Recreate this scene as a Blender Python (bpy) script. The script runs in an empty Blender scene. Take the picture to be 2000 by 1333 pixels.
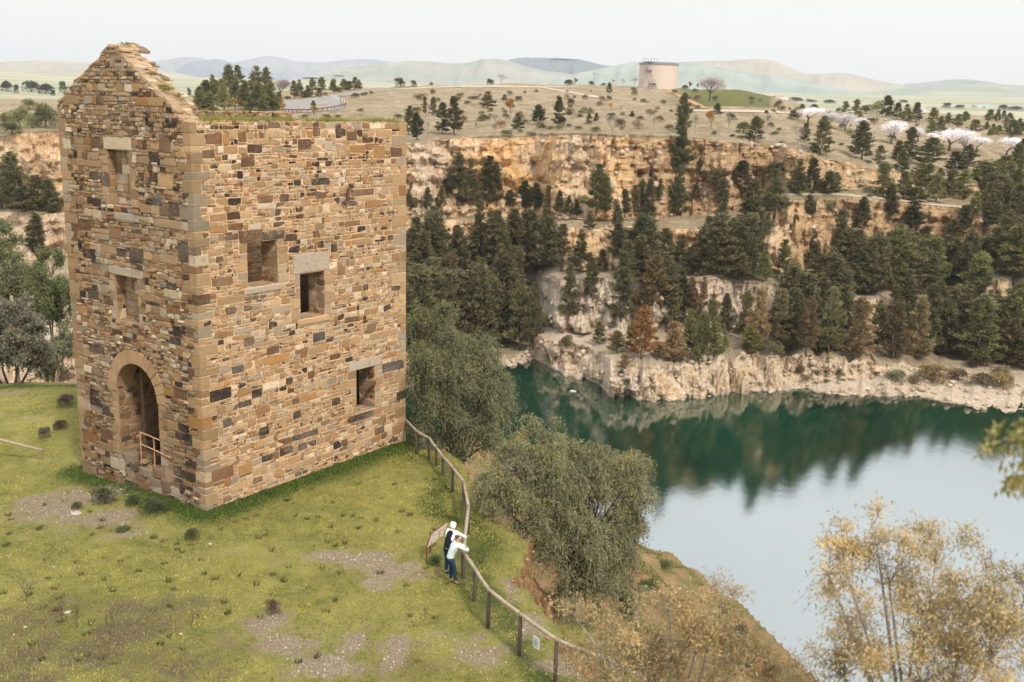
import bpy, bmesh, math, random
import numpy as np
from mathutils import Vector, Matrix
from mathutils.bvhtree import BVHTree
from mathutils.geometry import delaunay_2d_cdt

random.seed(7); RNG = np.random.default_rng(7)
S = bpy.context.scene
COL = S.collection

# ------------------------------------------------------------------ camera
FPX, ROLL, TH, CAMH = 2010.0, math.radians(1.5), math.atan(457/2010.0), 15.0
AX = np.array([1., 0, 0]); UP = np.array([0, math.sin(TH), math.cos(TH)]); FW = np.array([0, math.cos(TH), -math.sin(TH)])
CAM = np.array([0, 0, CAMH])
cd = bpy.data.cameras.new('camera'); cam = bpy.data.objects.new('camera', cd); COL.objects.link(cam)
xc = math.cos(ROLL)*AX + math.sin(ROLL)*UP; yc = -math.sin(ROLL)*AX + math.cos(ROLL)*UP
cam.matrix_world = Matrix(((xc[0], yc[0], -FW[0], CAM[0]), (xc[1], yc[1], -FW[1], CAM[1]), (xc[2], yc[2], -FW[2], CAM[2]), (0, 0, 0, 1)))
cd.sensor_width = 36; cd.lens = FPX/2000*36; cd.clip_start = .2; cd.clip_end = 40000
cd.dof.use_dof = True; cd.dof.focus_distance = 55; cd.dof.aperture_fstop = 2.0
S.camera = cam

# ------------------------------------------------------------------ light
SUN_EL, SUN_AZ = math.radians(48), math.radians(150)       # azimuth clockwise from +Y (north)
w = bpy.data.worlds.new('World'); S.world = w; w.use_nodes = True
nt = w.node_tree; N = nt.nodes; L = nt.links; N.clear()
out = N.new('ShaderNodeOutputWorld'); bg = N.new('ShaderNodeBackground')
sky = N.new('ShaderNodeTexSky'); sky.sky_type = 'NISHITA'; sky.sun_disc = False
sky.sun_elevation = SUN_EL; sky.sun_rotation = SUN_AZ
tc = N.new('ShaderNodeTexCoord'); sx = N.new('ShaderNodeSeparateXYZ'); L.new(tc.outputs['Generated'], sx.inputs[0])
# overcast sky: brightest in a mid-height band, raised so the water reflects more light, a little blue shows through
rmp = N.new('ShaderNodeValToRGB'); L.new(sx.outputs['Z'], rmp.inputs[0])
cr = rmp.color_ramp
cr.elements[0].position = 0.0; cr.elements[0].color = (9.7, 9.7, 9.5, 1)
cr.elements[1].position = 1.0; cr.elements[1].color = (15.5, 15.8, 16, 1)
for p, c in ((.12, (9.7, 9.7, 9.6, 1)), (.22, (15.5, 16.2, 16.9, 1)), (.36, (22.5, 23.3, 24.2, 1)), (.6, (18.5, 19, 19.5, 1))):
    e = cr.elements.new(p); e.color = c
nz = N.new('ShaderNodeTexNoise'); nz.inputs['Scale'].default_value = 2.2; nz.inputs['Detail'].default_value = 5
L.new(tc.outputs['Generated'], nz.inputs['Vector'])
nr = N.new('ShaderNodeMapRange'); L.new(nz.outputs[0], nr.inputs[0]); nr.inputs[1].default_value = .35; nr.inputs[2].default_value = .7
nr.inputs[3].default_value = .74; nr.inputs[4].default_value = .98
mx = N.new('ShaderNodeMix'); mx.data_type = 'RGBA'
L.new(nr.outputs[0], mx.inputs['Factor']); L.new(sky.outputs[0], mx.inputs['A']); L.new(rmp.outputs[0], mx.inputs['B'])
# near the horizon the cloud is closed
hz = N.new('ShaderNodeMapRange'); L.new(sx.outputs['Z'], hz.inputs[0]); hz.inputs[1].default_value = .08; hz.inputs[2].default_value = .3
mx2 = N.new('ShaderNodeMix'); mx2.data_type = 'RGBA'
L.new(hz.outputs[0], mx2.inputs['Factor']); L.new(rmp.outputs[0], mx2.inputs['A']); L.new(mx.outputs['Result'], mx2.inputs['B'])
L.new(mx2.outputs['Result'], bg.inputs['Color']); bg.inputs['Strength'].default_value = 0.1
L.new(bg.outputs[0], out.inputs['Surface'])
sd = bpy.data.lights.new('sun', 'SUN'); sd.energy = 3.7; sd.angle = math.radians(6); sd.color = (1, .91, .79)
sun = bpy.data.objects.new('sun', sd); COL.objects.link(sun)
sdir = Vector((math.cos(SUN_EL)*math.sin(SUN_AZ), math.cos(SUN_EL)*math.cos(SUN_AZ), math.sin(SUN_EL)))
sun.rotation_euler = sdir.to_track_quat('Z', 'Y').to_euler(); sun.location = sdir*60
S.view_settings.view_transform = 'Standard'; S.view_settings.look = 'None'
S.view_settings.exposure = 0.0; S.view_settings.gamma = 1; S.view_settings.use_curve_mapping = False
S.cycles.max_bounces = 6; S.cycles.diffuse_bounces = 3; S.cycles.glossy_bounces = 3; S.cycles.volume_bounces = 0
S.cycles.transparent_max_bounces = 6; S.cycles.use_denoising = True
S.cycles.sample_clamp_indirect = 5

# ------------------------------------------------------------------ helpers
def ray(x, y):
    x = np.asarray(x, float); y = np.asarray(y, float)
    u = (x-1000)/FPX; v = -(y-666.5)/FPX
    a = u*math.cos(ROLL)-v*math.sin(ROLL); b = u*math.sin(ROLL)+v*math.cos(ROLL)
    return a[..., None]*AX + b[..., None]*UP + FW
def at_z(x, y, z=0.0):
    d = ray(x, y); t = (z-CAM[2])/d[..., 2]; return CAM + t[..., None]*d
def at_d(x, y, d):
    r = ray(x, y); h = np.hypot(r[..., 0], r[..., 1]); return CAM + (np.asarray(d)/h)[..., None]*r

def hash3(i, j, k, seed):
    n = (i*374761393 + j*668265263 + k*2147483647 + seed*1274126177) & 0xffffffff
    n = ((n ^ (n >> 13))*1274126177) & 0xffffffff
    return ((n ^ (n >> 16)) & 0xffff)/65535.0
def vnoise(x, y, z=0.0, seed=0):
    x, y, z = np.broadcast_arrays(np.asarray(x, float), np.asarray(y, float), np.asarray(z, float))
    i, j, k = (np.floor(v).astype(np.int64) for v in (x, y, z)); f, g, h = x-i, y-j, z-k
    f, g, h = (t*t*(3-2*t) for t in (f, g, h)); r = 0
    for a in (0, 1):
        for b in (0, 1):
            for c in (0, 1):
                r = r + hash3(i+a, j+b, k+c, seed)*(f if a else 1-f)*(g if b else 1-g)*(h if c else 1-h)
    return r*2-1
def fbm(x, y, z=0.0, o=4, seed=0):
    s, a = 0, 1.0
    for q in range(o):
        s = s + a*vnoise(np.asarray(x)*2**q, np.asarray(y)*2**q, np.asarray(z)*2**q, seed+q*17); a *= .5
    return s

def mesh(name, V, F, mats=(), smooth=False, attrs=None):
    """V (n,3), F (m,3) or (m,4) arrays -> mesh datablock"""
    me = bpy.data.meshes.new(name); V = np.asarray(V, np.float32); F = np.asarray(F, np.int32); k = F.shape[1]
    me.vertices.add(len(V)); me.vertices.foreach_set('co', V.ravel())
    me.loops.add(F.size); me.loops.foreach_set('vertex_index', F.ravel())
    me.polygons.add(len(F)); me.polygons.foreach_set('loop_start', np.arange(0, F.size, k, dtype=np.int32))
    me.polygons.foreach_set('loop_total', np.full(len(F), k, np.int32))
    if smooth: me.polygons.foreach_set('use_smooth', np.ones(len(F), bool))
    me.update(calc_edges=True)
    for m in mats: me.materials.append(m)
    for an, av in (attrs or {}).items():
        av = np.asarray(av, np.float32)
        if av.ndim == 1: a = me.attributes.new(an, 'FLOAT', 'POINT'); a.data.foreach_set('value', av)
        else: a = me.attributes.new(an, 'FLOAT_COLOR', 'POINT'); a.data.foreach_set('color', av.ravel())
    return me
def ob(name, me, parent=None, kind=None, label=None, cat=None, group=None, loc=None, color=None):
    o = bpy.data.objects.new(name, me); COL.objects.link(o)
    if parent is not None: o.parent = parent
    if kind: o['kind'] = kind
    if label: o['label'] = label
    if cat: o['category'] = cat
    if group: o['group'] = group
    if loc is not None: o.location = loc
    if color: o.color = (*color, 1)
    return o
class MB:
    """collects quads/tris into one mesh"""
    def __init__(s): s.v = []; s.f = []
    def add(s, V, F):
        b = len(s.v); s.v += [tuple(p) for p in V]; s.f += [tuple(i+b for i in f) for f in F]
    def box(s, x0, x1, y0, y1, z0, z1, M=None):
        V = [(x, y, z) for x in (x0, x1) for y in (y0, y1) for z in (z0, z1)]
        if M is not None: V = [tuple(M @ Vector(p)) for p in V]
        s.add(V, [(0, 1, 3, 2), (4, 6, 7, 5), (0, 4, 5, 1), (2, 3, 7, 6), (0, 2, 6, 4), (1, 5, 7, 3)])
    def tube(s, pts, r, n=6, r2=None, cap=True):
        pts = [Vector(p) for p in pts]; m = len(pts); V = []; F = []
        for i, p in enumerate(pts):
            d = (pts[min(i+1, m-1)]-pts[max(i-1, 0)]).normalized()
            a = d.orthogonal().normalized() if abs(d.z) > .9 else d.cross(Vector((0, 0, 1))).normalized(); b = d.cross(a)
            rr = r if r2 is None else r+(r2-r)*i/(m-1)
            if isinstance(r, (list, tuple)): rr = r[i]
            V += [p+a*math.cos(t)*rr+b*math.sin(t)*rr for t in (2*math.pi*k/n for k in range(n))]
        for i in range(m-1):
            for k in range(n): F.append((i*n+k, i*n+(k+1) % n, (i+1)*n+(k+1) % n, (i+1)*n+k))
        if cap: F += [tuple(range(n))[::-1], tuple((m-1)*n+k for k in range(n))]
        s.add(V, F)
    def me(s, name, mats=(), smooth=False):
        me = bpy.data.meshes.new(name); me.from_pydata(s.v, [], s.f)
        for m in mats: me.materials.append(m)
        if smooth: me.polygons.foreach_set('use_smooth', [True]*len(me.polygons))
        me.update(); return me

# ------------------------------------------------------------------ materials
class MT:
    """tiny node-graph builder"""
    def __init__(s, name, rough=.9, spec=.2):
        s.m = bpy.data.materials.new(name); s.m.use_nodes = True; s.t = s.m.node_tree; s.n = s.t.nodes; s.l = s.t.links
        s.b = s.n['Principled BSDF']; s.b.inputs['Roughness'].default_value = rough; s.b.inputs['Specular IOR Level'].default_value = spec
        s.tc = s.n.new('ShaderNodeTexCoord')
    def noise(s, scale, detail=4, rough=.6, vec=None, stretch=None, dist=0):
        n = s.n.new('ShaderNodeTexNoise'); n.inputs['Scale'].default_value = scale; n.inputs['Detail'].default_value = detail
        n.inputs['Roughness'].default_value = rough; n.inputs['Distortion'].default_value = dist
        v = vec or s.tc.outputs['Object']
        if stretch:
            mp = s.n.new('ShaderNodeMapping'); mp.inputs['Scale'].default_value = stretch; s.l.new(v, mp.inputs[0]); v = mp.outputs[0]
        s.l.new(v, n.inputs['Vector']); return n.outputs[0]
    def vor(s, scale, vec=None, feat='F1', out=0, stretch=None):
        n = s.n.new('ShaderNodeTexVoronoi'); n.feature = feat; n.inputs['Scale'].default_value = scale
        v = vec or s.tc.outputs['Object']
        if stretch:
            mp = s.n.new('ShaderNodeMapping'); mp.inputs['Scale'].default_value = stretch; s.l.new(v, mp.inputs[0]); v = mp.outputs[0]
        s.l.new(v, n.inputs['Vector']); return n.outputs[out]
    def ramp(s, fac, *st):
        r = s.n.new('ShaderNodeValToRGB'); s.l.new(fac, r.inputs[0]); e = r.color_ramp.elements
        for i, (p, c) in enumerate(st):
            if i < 2: q = e[i]; q.position = p
            else: q = e.new(p)
            q.color = (*c, 1) if len(c) == 3 else c
        return r.outputs[0]
    def mr(s, v, a, b, c=0., d=1.):
        r = s.n.new('ShaderNodeMapRange'); s.l.new(v, r.inputs[0])
        for i, k in enumerate((a, b, c, d)): r.inputs[i+1].default_value = k
        return r.outputs[0]
    def mix(s, f, a, b, mode='MIX'):
        m = s.n.new('ShaderNodeMix'); m.data_type = 'RGBA'; m.blend_type = mode
        for k, v in (('Factor', f), ('A', a), ('B', b)):
            if isinstance(v, (int, float)): m.inputs[k].default_value = v
            elif isinstance(v, tuple): m.inputs[k].default_value = (*v, 1)
            else: s.l.new(v, m.inputs[k])
        return m.outputs['Result']
    def math(s, op, a, b=0.):
        m = s.n.new('ShaderNodeMath'); m.operation = op; m.use_clamp = False
        for i, v in enumerate((a, b)):
            if isinstance(v, (int, float)): m.inputs[i].default_value = v
            else: s.l.new(v, m.inputs[i])
        return m.outputs[0]
    def attr(s, name, out='Fac'):
        a = s.n.new('ShaderNodeAttribute'); a.attribute_name = name; return a.outputs[out]
    def info(s, o='Color'):
        return s.n.new('ShaderNodeObjectInfo').outputs[o]
    def color(s, c):
        if isinstance(c, tuple): s.b.inputs['Base Color'].default_value = (*c, 1)
        else: s.l.new(c, s.b.inputs['Base Color'])
    def bump(s, h, strength=.5, dist=.05):
        b = s.n.new('ShaderNodeBump'); b.inputs['Strength'].default_value = strength; b.inputs['Distance'].default_value = dist
        s.l.new(h, b.inputs['Height']); s.l.new(b.outputs[0], s.b.inputs['Normal'])
    def trans(s, f, col):
        """leaf translucency"""
        t = s.n.new('ShaderNodeBsdfTranslucent'); m = s.n.new('ShaderNodeMixShader'); m.inputs[0].default_value = f
        s.l.new(col, t.inputs[0]); s.l.new(s.b.outputs[0], m.inputs[1]); s.l.new(t.outputs[0], m.inputs[2])
        s.l.new(m.outputs[0], s.n['Material Output'].inputs['Surface'])

def leaf_mat(name, spread=.35, tr=.25, rough=.75):
    t = MT(name, rough, .25)
    c = t.info('Color'); r = t.info('Random'); n = t.noise(1.3, 3); n2 = t.noise(9, 2)
    k = t.math('ADD', t.mr(n, .3, .7, 1-spread, 1+spread), t.mr(n2, .3, .7, -.22, .22))
    k = t.math('MULTIPLY', k, t.mr(r, 0, 1, .8, 1.2))
    col = t.mix(1.0, c, k, 'MULTIPLY')
    warm = t.mix(t.mr(n, .5, .75, 0, .5), col, t.mix(1.0, col, (1.35, 1.05, .7), 'MULTIPLY'))
    t.color(warm); t.trans(tr, warm); return t.m
M_LEAF = leaf_mat('leaf')
M_NEEDLE = leaf_mat('pine_needle', .4, .15)
M_BLOSSOM = leaf_mat('blossom_petal', .12, .3)
def plain(name, c, rough=.8, spec=.3, var=.25, scale=8, bump=0, stretch=None):
    t = MT(name, rough, spec); n = t.noise(scale, 5, stretch=stretch)
    t.color(t.mix(t.mr(n, .25, .75), tuple(x*(1-var) for x in c), tuple(min(1, x*(1+var)) for x in c)))
    if bump: t.bump(n, bump, .02)
    return t.m
M_BARK = plain('bark', (.13, .10, .075), .95, .1, .4, 12, .5)
M_BARKGREY = plain('grey_bark', (.24, .21, .18), .95, .1, .3, 12, .4)
M_POST = plain('weathered_post_timber', (.10, .075, .058), .9, .15, .35, 6, .4, (8, 8, 1))
M_RAIL = plain('weathered_rail_timber', (.33, .26, .19), .9, .15, .3, 10, .4)
M_WIRE = plain('galvanised_wire', (.13, .115, .075), .7, .3, .1)
M_RUST = plain('rusty_iron', (.12, .055, .04), .8, .3, .4, 20)
M_REDSTEEL = plain('brown_red_painted_steel', (.14, .042, .03), .6, .4, .2, 10)
M_RAILPAINT = plain('ochre_painted_rail', (.45, .25, .13), .6, .4, .25, 14)

# ------------------------------------------------------------------ near terrain (plateau, hillside, bank)
edge_px = [(-500, 748), (0, 742), (150, 738), (420, 736), (700, 770), (790, 815), (860, 870), (905, 893), (935, 925), (930, 950), (968, 1004), (1008, 1030),
           (1026, 1050), (1016, 1085), (1018, 1112), (1020, 1150), (1034, 1174), (1062, 1211), (1090, 1240), (1120, 1275), (1165, 1310)]
EDGE = [tuple(at_z(x, y, 0)[:2]) for x, y in edge_px] + [(3.6, 24.2), (6.5, 20.5), (12, 14), (30, 6)]
PLAT = EDGE + [(60, -30), (-90, -30), (-90, 50)]
wl_px = [(300, 770), (700, 790), (850, 830), (1000, 915), (1200, 1010), (1290, 1058), (1340, 1082), (1400, 1118), (1440, 1150), (1500, 1188), (1528, 1212), (1560, 1246), (1640, 1320), (1700, 1420), (1800, 1600)]
WATER_Z = -23.4
WL = [tuple(at_z(x-(38 if x >= 1200 else 0), y, -20.6)[:2]) for x, y in wl_px]
WPOLY = [(-140, 95), (-60, 95)] + WL + [(60, 22), (120, 8), (120, -30), (-140, -30)]
def poly_dist(px, py, poly, closed=False):
    P = np.array(poly); Q = np.roll(P, -1, 0) if closed else P[1:]; P = P if closed else P[:-1]
    best = np.full(px.shape, 1e9)
    for (ax, ay), (bx, by) in zip(P, Q):
        dx, dy = bx-ax, by-ay; t = np.clip(((px-ax)*dx+(py-ay)*dy)/(dx*dx+dy*dy+1e-9), 0, 1)
        best = np.minimum(best, np.hypot(px-ax-t*dx, py-ay-t*dy))
    return best
def inside(px, py, poly):
    P = np.array(poly); r = np.zeros(px.shape, bool); n = len(P); j = n-1
    for i in range(n):
        xi, yi = P[i]; xj, yj = P[j]
        c = ((yi > py) != (yj > py)) & (px < (xj-xi)*(py-yi)/(yj-yi+1e-12)+xi); r ^= c; j = i
    return r
A3 = at_z(403, 998, 0); BANG = math.radians(54.4)
BX, BY = 11.13, 8.1
def to_b(px, py):
    dx, dy = px-A3[0], py-A3[1]
    return dx*math.cos(BANG)+dy*math.sin(BANG), -dx*math.sin(BANG)+dy*math.cos(BANG)
def sm(x, a, b):
    t = np.clip((x-a)/(b-a), 0, 1); return t*t*(3-2*t)
def near_h(px, py):
    px = np.asarray(px, float); py = np.asarray(py, float)
    wob = fbm(px*.35, py*.35, 0, 3, 3)*.55
    de = poly_dist(px+wob, py+wob*.7, EDGE); ins = inside(px+wob, py+wob*.7, PLAT); d_out = np.where(ins, 0, de)
    dw = poly_dist(px, py, WL); inw = inside(px, py, WPOLY)
    plat = fbm(px*.13, py*.13, 0, 3, 5)*.10 + fbm(px*.8, py*.8, 0, 3, 9)*.035
    bx, by = to_b(px, py)
    plat = plat*sm(np.hypot(np.maximum(np.maximum(-bx, bx-BX), 0), np.maximum(np.maximum(-by, by-BY), 0)), 0, 3)
    plat = plat - .42*sm(by, 2, 8.5)*sm(bx, 6, -2)*sm(-bx, -6, 0) + .0
    plat = plat - .25*sm(np.where(ins, 3-de, 3), 1, 3)*sm(py, 20, 26)
    r = np.hypot(px, py); hill = np.maximum(0, 13.6-np.maximum(r-1.2, 0)*.72) + .8*sm(23-r, 0, 6)*0
    top = plat + hill
    k = d_out/(d_out+np.where(inw, dw, 0)+1e-6)
    cl = 2.6+1.2*vnoise(px*.25, py*.25, 0, 4)
    steep = cl*sm(d_out, 0.0, .9)
    land = top - steep - (17.4-0*cl)*np.clip(k, 0, 1)**.9 + fbm(px*.2, py*.2, 0, 4, 11)*.9*sm(d_out, .5, 4)
    land = np.where((d_out > 0), land, top)
    # hillside under the camera keeps falling beyond the plateau on the right
    water_side = np.where(inw, 0, 1)
    fall = WATER_Z-4
    land = np.where(water_side > 0, np.maximum(fall, -20.8-dw*3.0), np.where(dw < 1.2, land-.0, land))
    return land, de, ins, dw, inw, d_out
def grid(x0, x1, y0, y1, step):
    xs = np.arange(x0, x1+step/2, step); ys = np.arange(y0, y1+step/2, step); X, Y = np.meshgrid(xs, ys); nx, ny = len(xs), len(ys)
    i = np.arange(nx*ny).reshape(ny, nx); F = np.stack([i[:-1, :-1], i[:-1, 1:], i[1:, 1:], i[1:, :-1]], -1).reshape(-1, 4)
    return X.ravel(), Y.ravel(), F
gx, gy, gF = grid(-62, 50, -8, 100, .27)
gz, g_de, g_in, g_dw, g_inw, g_do = near_h(gx, gy)
# sideways ragging of the cliff edges
rag = (fbm(gx*.9, gy*.9, gz*.9, 3, 21)*.35-np.abs(fbm(gx*1.6, gy*1.6, gz*.5, 3, 22))*.45)*((g_do > 0) & (g_do < 2.2))
gxr, gyr = gx+rag, gy+rag*.6
def blob(px, py, blobs):
    m = np.zeros_like(px)
    for (x, y, rx, ry, s) in blobs:
        c = at_z(x, y, 0); e = at_z(x+rx, y, 0); f = at_z(x, y+ry, 0)
        a = abs(e[0]-c[0]); b = abs(f[1]-c[1]); m = np.maximum(m, s*np.exp(-(((px-c[0])/a)**2+((py-c[1])/b)**2)))
    return m*np.clip(1+.75*fbm(px*.9, py*.9, 0, 4, 71), 0, 2)
dirt_blobs = [(130, 975, 110, 40, 1), (70, 955, 40, 20, .9), (190, 1010, 90, 25, .9), (640, 1085, 60, 14, .9), (710, 1095, 60, 20, .95), (770, 1110, 65, 32, 1), (745, 1140, 40, 25, .7),
              (520, 1215, 45, 40, .9), (560, 1260, 60, 40, .9), (690, 1250, 40, 40, .7), (620, 1300, 90, 30, .8), (770, 1270, 30, 50, .7), (900, 1245, 60, 18, .8), (930, 1280, 70, 30, .7),
              (1040, 1215, 25, 30, .9), (1100, 1290, 60, 18, .9), (1120, 1270, 50, 15, .8), (470, 1075, 60, 12, .45), (250, 1040, 60, 12, .6), (20, 770, 90, 12, .5), (60, 810, 60, 8, .4), (560, 560, 5, 5, 0), (1000, 1150, 18, 40, .7)]
dry_blobs = [(200, 1230, 260, 90, .95), (60, 1320, 200, 60, .9), (450, 1300, 180, 60, .8), (330, 1180, 120, 40, .6), (50, 850, 80, 30, .35), (560, 1090, 60, 20, .5), (800, 1300, 120, 60, .5)]
g_dirt = blob(gx, gy, dirt_blobs); g_dry = blob(gx, gy, dry_blobs)
bbx, bby = to_b(gx, gy)
dR = np.hypot(np.maximum(np.maximum(-bbx, bbx-BX), 0), np.maximum(-bby, 0)+100*(bby > .5)); dL = np.hypot(np.maximum(-bbx, 0)+100*(bbx > .5), np.maximum(np.maximum(-bby, bby-BY), 0))
g_clov = np.maximum(1-np.clip(dR/2.6, 0, 1), (1-np.clip(dL/2.2, 0, 1))*.9)
g_clov = np.maximum(g_clov, .6*np.exp(-((g_de-1.5)/1.2)**2)*g_in*(gy > 24))
gs = np.gradient(gz.reshape(-1, len(np.unique(gx)))); slope = np.hypot(gs[0], gs[1]).ravel()/.27
g_rock = sm(slope, .75, 1.5)*(g_do > 0)
g_bank = np.clip(g_do/6, 0, 1)

t = MT('grassy_ground', .95, .1)
n1 = t.noise(.35, 5); n2 = t.noise(1.6, 8, .72); n3 = t.noise(14, 6, .75); n4 = t.noise(60, 3, .8)
g1 = t.ramp(n2, (.25, (.16, .16, .045)), (.5, (.30, .275, .075)), (.75, (.43, .38, .12)))
g1 = t.mix(t.mr(n3, .40, .7, 0, .45), g1, (.08, .10, .03))
g1 = t.mix(t.mr(n1, .45, .65, 0, .5), g1, (.42, .37, .12))
dry = t.ramp(n3, (.3, (.10, .085, .045)), (.55, (.19, .16, .08)), (.8, (.28, .24, .13)))
dirt = t.ramp(n3, (.3, (.20, .145, .085)), (.5, (.32, .25, .16)), (.75, (.46, .39, .28)))
dirt = t.mix(t.mr(n2, .55, .7, 0, .5), dirt, (.30, .16, .08))
clov = t.ramp(n3, (.3, (.022, .045, .010)), (.7, (.085, .125, .022)))
brk = t.math('SUBTRACT', t.mr(n2, .25, .75, 0, 1.0), .5); brk3 = t.math('SUBTRACT', n3, .5)
def thr(a, lo, hi, k=.9):
    return t.mr(t.math('ADD', t.math('ADD', t.attr(a), t.math('MULTIPLY', brk, k)), t.math('MULTIPLY', brk3, k*1.3)), lo, hi)
c = t.mix(thr('dry', .38, .95, 1.3), g1, dry)
c = t.mix(thr('clover', .35, .65, .4), c, clov)
bank = t.ramp(t.noise(.5, 8, .72), (.36, (.10, .125, .03)), (.47, (.20, .17, .07)), (.53, (.27, .165, .08)), (.66, (.36, .24, .13)))
bank = t.mix(t.mr(n3, .45, .7, 0, .8), bank, (.34, .22, .12))
c = t.mix(thr('bank', .35, .8), c, bank)
c = t.mix(thr('dirt', .38, .72, 1.5), c, dirt)
st = t.noise(1.6, 7, .7, stretch=(1.5, 1.5, .5))
rock = t.ramp(st, (.3, (.13, .065, .03)), (.45, (.30, .16, .07)), (.6, (.46, .28, .13)), (.75, (.52, .41, .30)))
rock = t.mix(t.mr(n3, .35, .5, .8, 0), rock, (.10, .06, .035)); rock = t.mix(t.mr(t.noise(3.2, 8, .8, stretch=(1, 1, .5), dist=1.5), .38, .46, .85, 0), rock, (.06, .038, .025))
c = t.mix(thr('rock', .4, .6, .3), c, rock)
t.color(c)
h = t.math('ADD', t.math('MULTIPLY', n3, .6), t.math('ADD', t.math('MULTIPLY', n4, .35), n2)); t.bump(h, 1.0, .16)
M_GROUND = t.m
me = mesh('ground', np.stack([gxr, gyr, gz], 1), gF, [M_GROUND], True, {'dirt': g_dirt, 'dry': g_dry, 'clover': g_clov, 'rock': g_rock, 'bank': g_bank})
ground = ob('ground', me, kind='structure')
NEAR = BVHTree.FromPolygons(np.stack([gxr, gyr, gz], 1).tolist(), gF.tolist())

# ------------------------------------------------------------------ far pit wall, terraces, plateau and plain: one lofted sheet
KX = 1100
px = np.linspace(-900, 2900, KX)
def ln(*p): p = np.array(p, float); return np.interp(px, p[:, 0], p[:, 1])
wig = lambda s, a, f: a*fbm(px*f, 0*px+s, 0, 4, int(s))
y0 = ln((-900, 810), (0, 810), (650, 770), (900, 716), (975, 709), (1048, 705), (1082, 715), (1158, 737), (1180, 752), (1205, 772), (1281, 789), (1300, 788), (1322, 781), (1380, 775), (1450, 768), (1531, 762), (1695, 770), (1853, 781), (2000, 803), (2900, 900))
y1 = ln((-900, 690), (0, 700), (600, 692), (975, 692), (1040, 695), (1050, 665), (1063, 649), (1100, 655), (1158, 671), (1202, 693), (1259, 712), (1372, 705), (1411, 696), (1537, 696), (1695, 699), (1790, 709), (1853, 724), (1930, 745), (2000, 775), (2900, 870))
y2 = ln((-900, 665), (0, 665), (600, 655), (1000, 650), (1050, 622), (1070, 628), (1200, 648), (1400, 650), (1700, 655), (2000, 672), (2900, 700))
y3 = ln((-900, 640), (0, 640), (700, 545), (1035, 533), (1190, 537), (1260, 556), (1350, 551), (1506, 554), (1600, 578), (1700, 582), (1850, 590), (1920, 560), (1963, 551), (2000, 553), (2900, 600))
y4 = ln((-900, 500), (120, 500), (700, 525), (1100, 515), (1300, 528), (1500, 534), (1700, 546), (1850, 545), (1930, 522), (2000, 522), (2900, 520))
y5 = ln((-900, 412), (120, 412), (600, 425), (915, 427), (1080, 439), (1303, 441), (1400, 436), (1480, 420), (1540, 386), (1643, 381), (1721, 388), (1814, 400), (1904, 407), (1930, 440), (2000, 455), (2900, 480))
y6 = ln((-900, 400), (120, 402), (700, 420), (800, 423), (1000, 424), (1300, 426), (1400, 420), (1520, 372), (1640, 366), (1760, 372), (1900, 390), (2000, 420), (2900, 450))
y7 = ln((-900, 262), (0, 272), (30, 262), (105, 257), (400, 280), (792, 276), (898, 268), (997, 268), (1121, 265), (1208, 268), (1307, 270), (1400, 276), (1473, 280), (1535, 290), (1612, 307), (1690, 326), (1767, 339), (1850, 350), (2000, 372), (2900, 440))
y8 = ln((-900, 238), (0, 238), (110, 235), (400, 228), (800, 224), (1000, 218), (1200, 212), (1320, 206), (1480, 212), (1560, 236), (1700, 262), (1850, 282), (2000, 300), (2900, 360))
y9 = ln((-900, 208), (0, 204), (110, 200), (400, 188), (560, 180), (700, 172), (800, 170), (900, 166), (1000, 164), (1130, 166), (1245, 172), (1330, 174), (1430, 176), (1480, 186), (1560, 208), (1640, 219), (1800, 221), (1900, 226), (2000, 240), (2900, 300))
def zr(y): r = ray(px, y); return r[:, 2]/np.hypot(r[:, 0], r[:, 1])
rows = []   # (d, z) control rows
def base(y, z, prev=None, gap=2.0):
    s = zr(y); d = (z-CAMH)/np.minimum(s, -1e-3)
    if prev is not None: d = np.maximum(d, prev+gap)
    d = np.convolve(np.pad(d, 6, 'edge'), np.ones(13)/13, 'valid') if prev is not None else d
    return d, CAMH+d*s
def at(y, d): return d, CAMH+d*zr(y)
d0, z0 = base(y0, WATER_Z)
d1, z1 = at(y1, d0+3.0+1.2*vnoise(px*.03, 0, 0, 2))
flat_shore = sm(px, 1540, 1950); d1 = d1+10*flat_shore+2.0*sm(px, 1180, 1260)*np.abs(fbm(px*.03, 0*px, 0, 3, 8)); y1 = y1+sm(px, 1200, 1260)*(1-sm(px, 1700, 1900))*fbm(px*.045, 0*px, 0, 3, 6)*9; z1 = np.maximum(CAMH+d1*zr(y1), WATER_Z+.8)
d2, z2 = base(y2, z1+.8, d1, 5)
d3, z3 = at(y3, d2+4)
d4, z4 = base(y4, z3+1.2, d3, 6)
d5, z5 = at(y5, d4+6)
d6, z6 = base(y6, z5+1, d5, 8)
d7, z7 = at(y7, d6+7)
dcr = np.interp(px, [-900, 200, 800, 1130, 1330, 1480, 1600, 2000, 2900], [380, 400, 440, 480, 480, 470, 430, 420, 460])
dcr = np.maximum(dcr, d7+40)
d8, z8 = at(y8, d7+(dcr-d7)*.38)
d9, z9 = at(y9, dcr)
R_ = [(d0-9, z0*0-32), (d0-.6, z0-.8), (d0, z0), (d1, z1), (d2, z2), (d3, z3), (d4, z4), (d5, z5), (d6, z6), (d7, z7), (d8, z8), (d9, z9), (d9+30, z9-2), (d9*0+700, z9*0+14), (d9*0+1000, z9*0+18), (d9*0+3000, z9*0+72), (d9*0+9000, z9*0+150), (d9*0+16000, z9*0+150)]
seg = [3, 1, 20, 22, 20, 20, 22, 20, 44, 30, 30, 4, 10, 6, 14, 8, 2]
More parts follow.
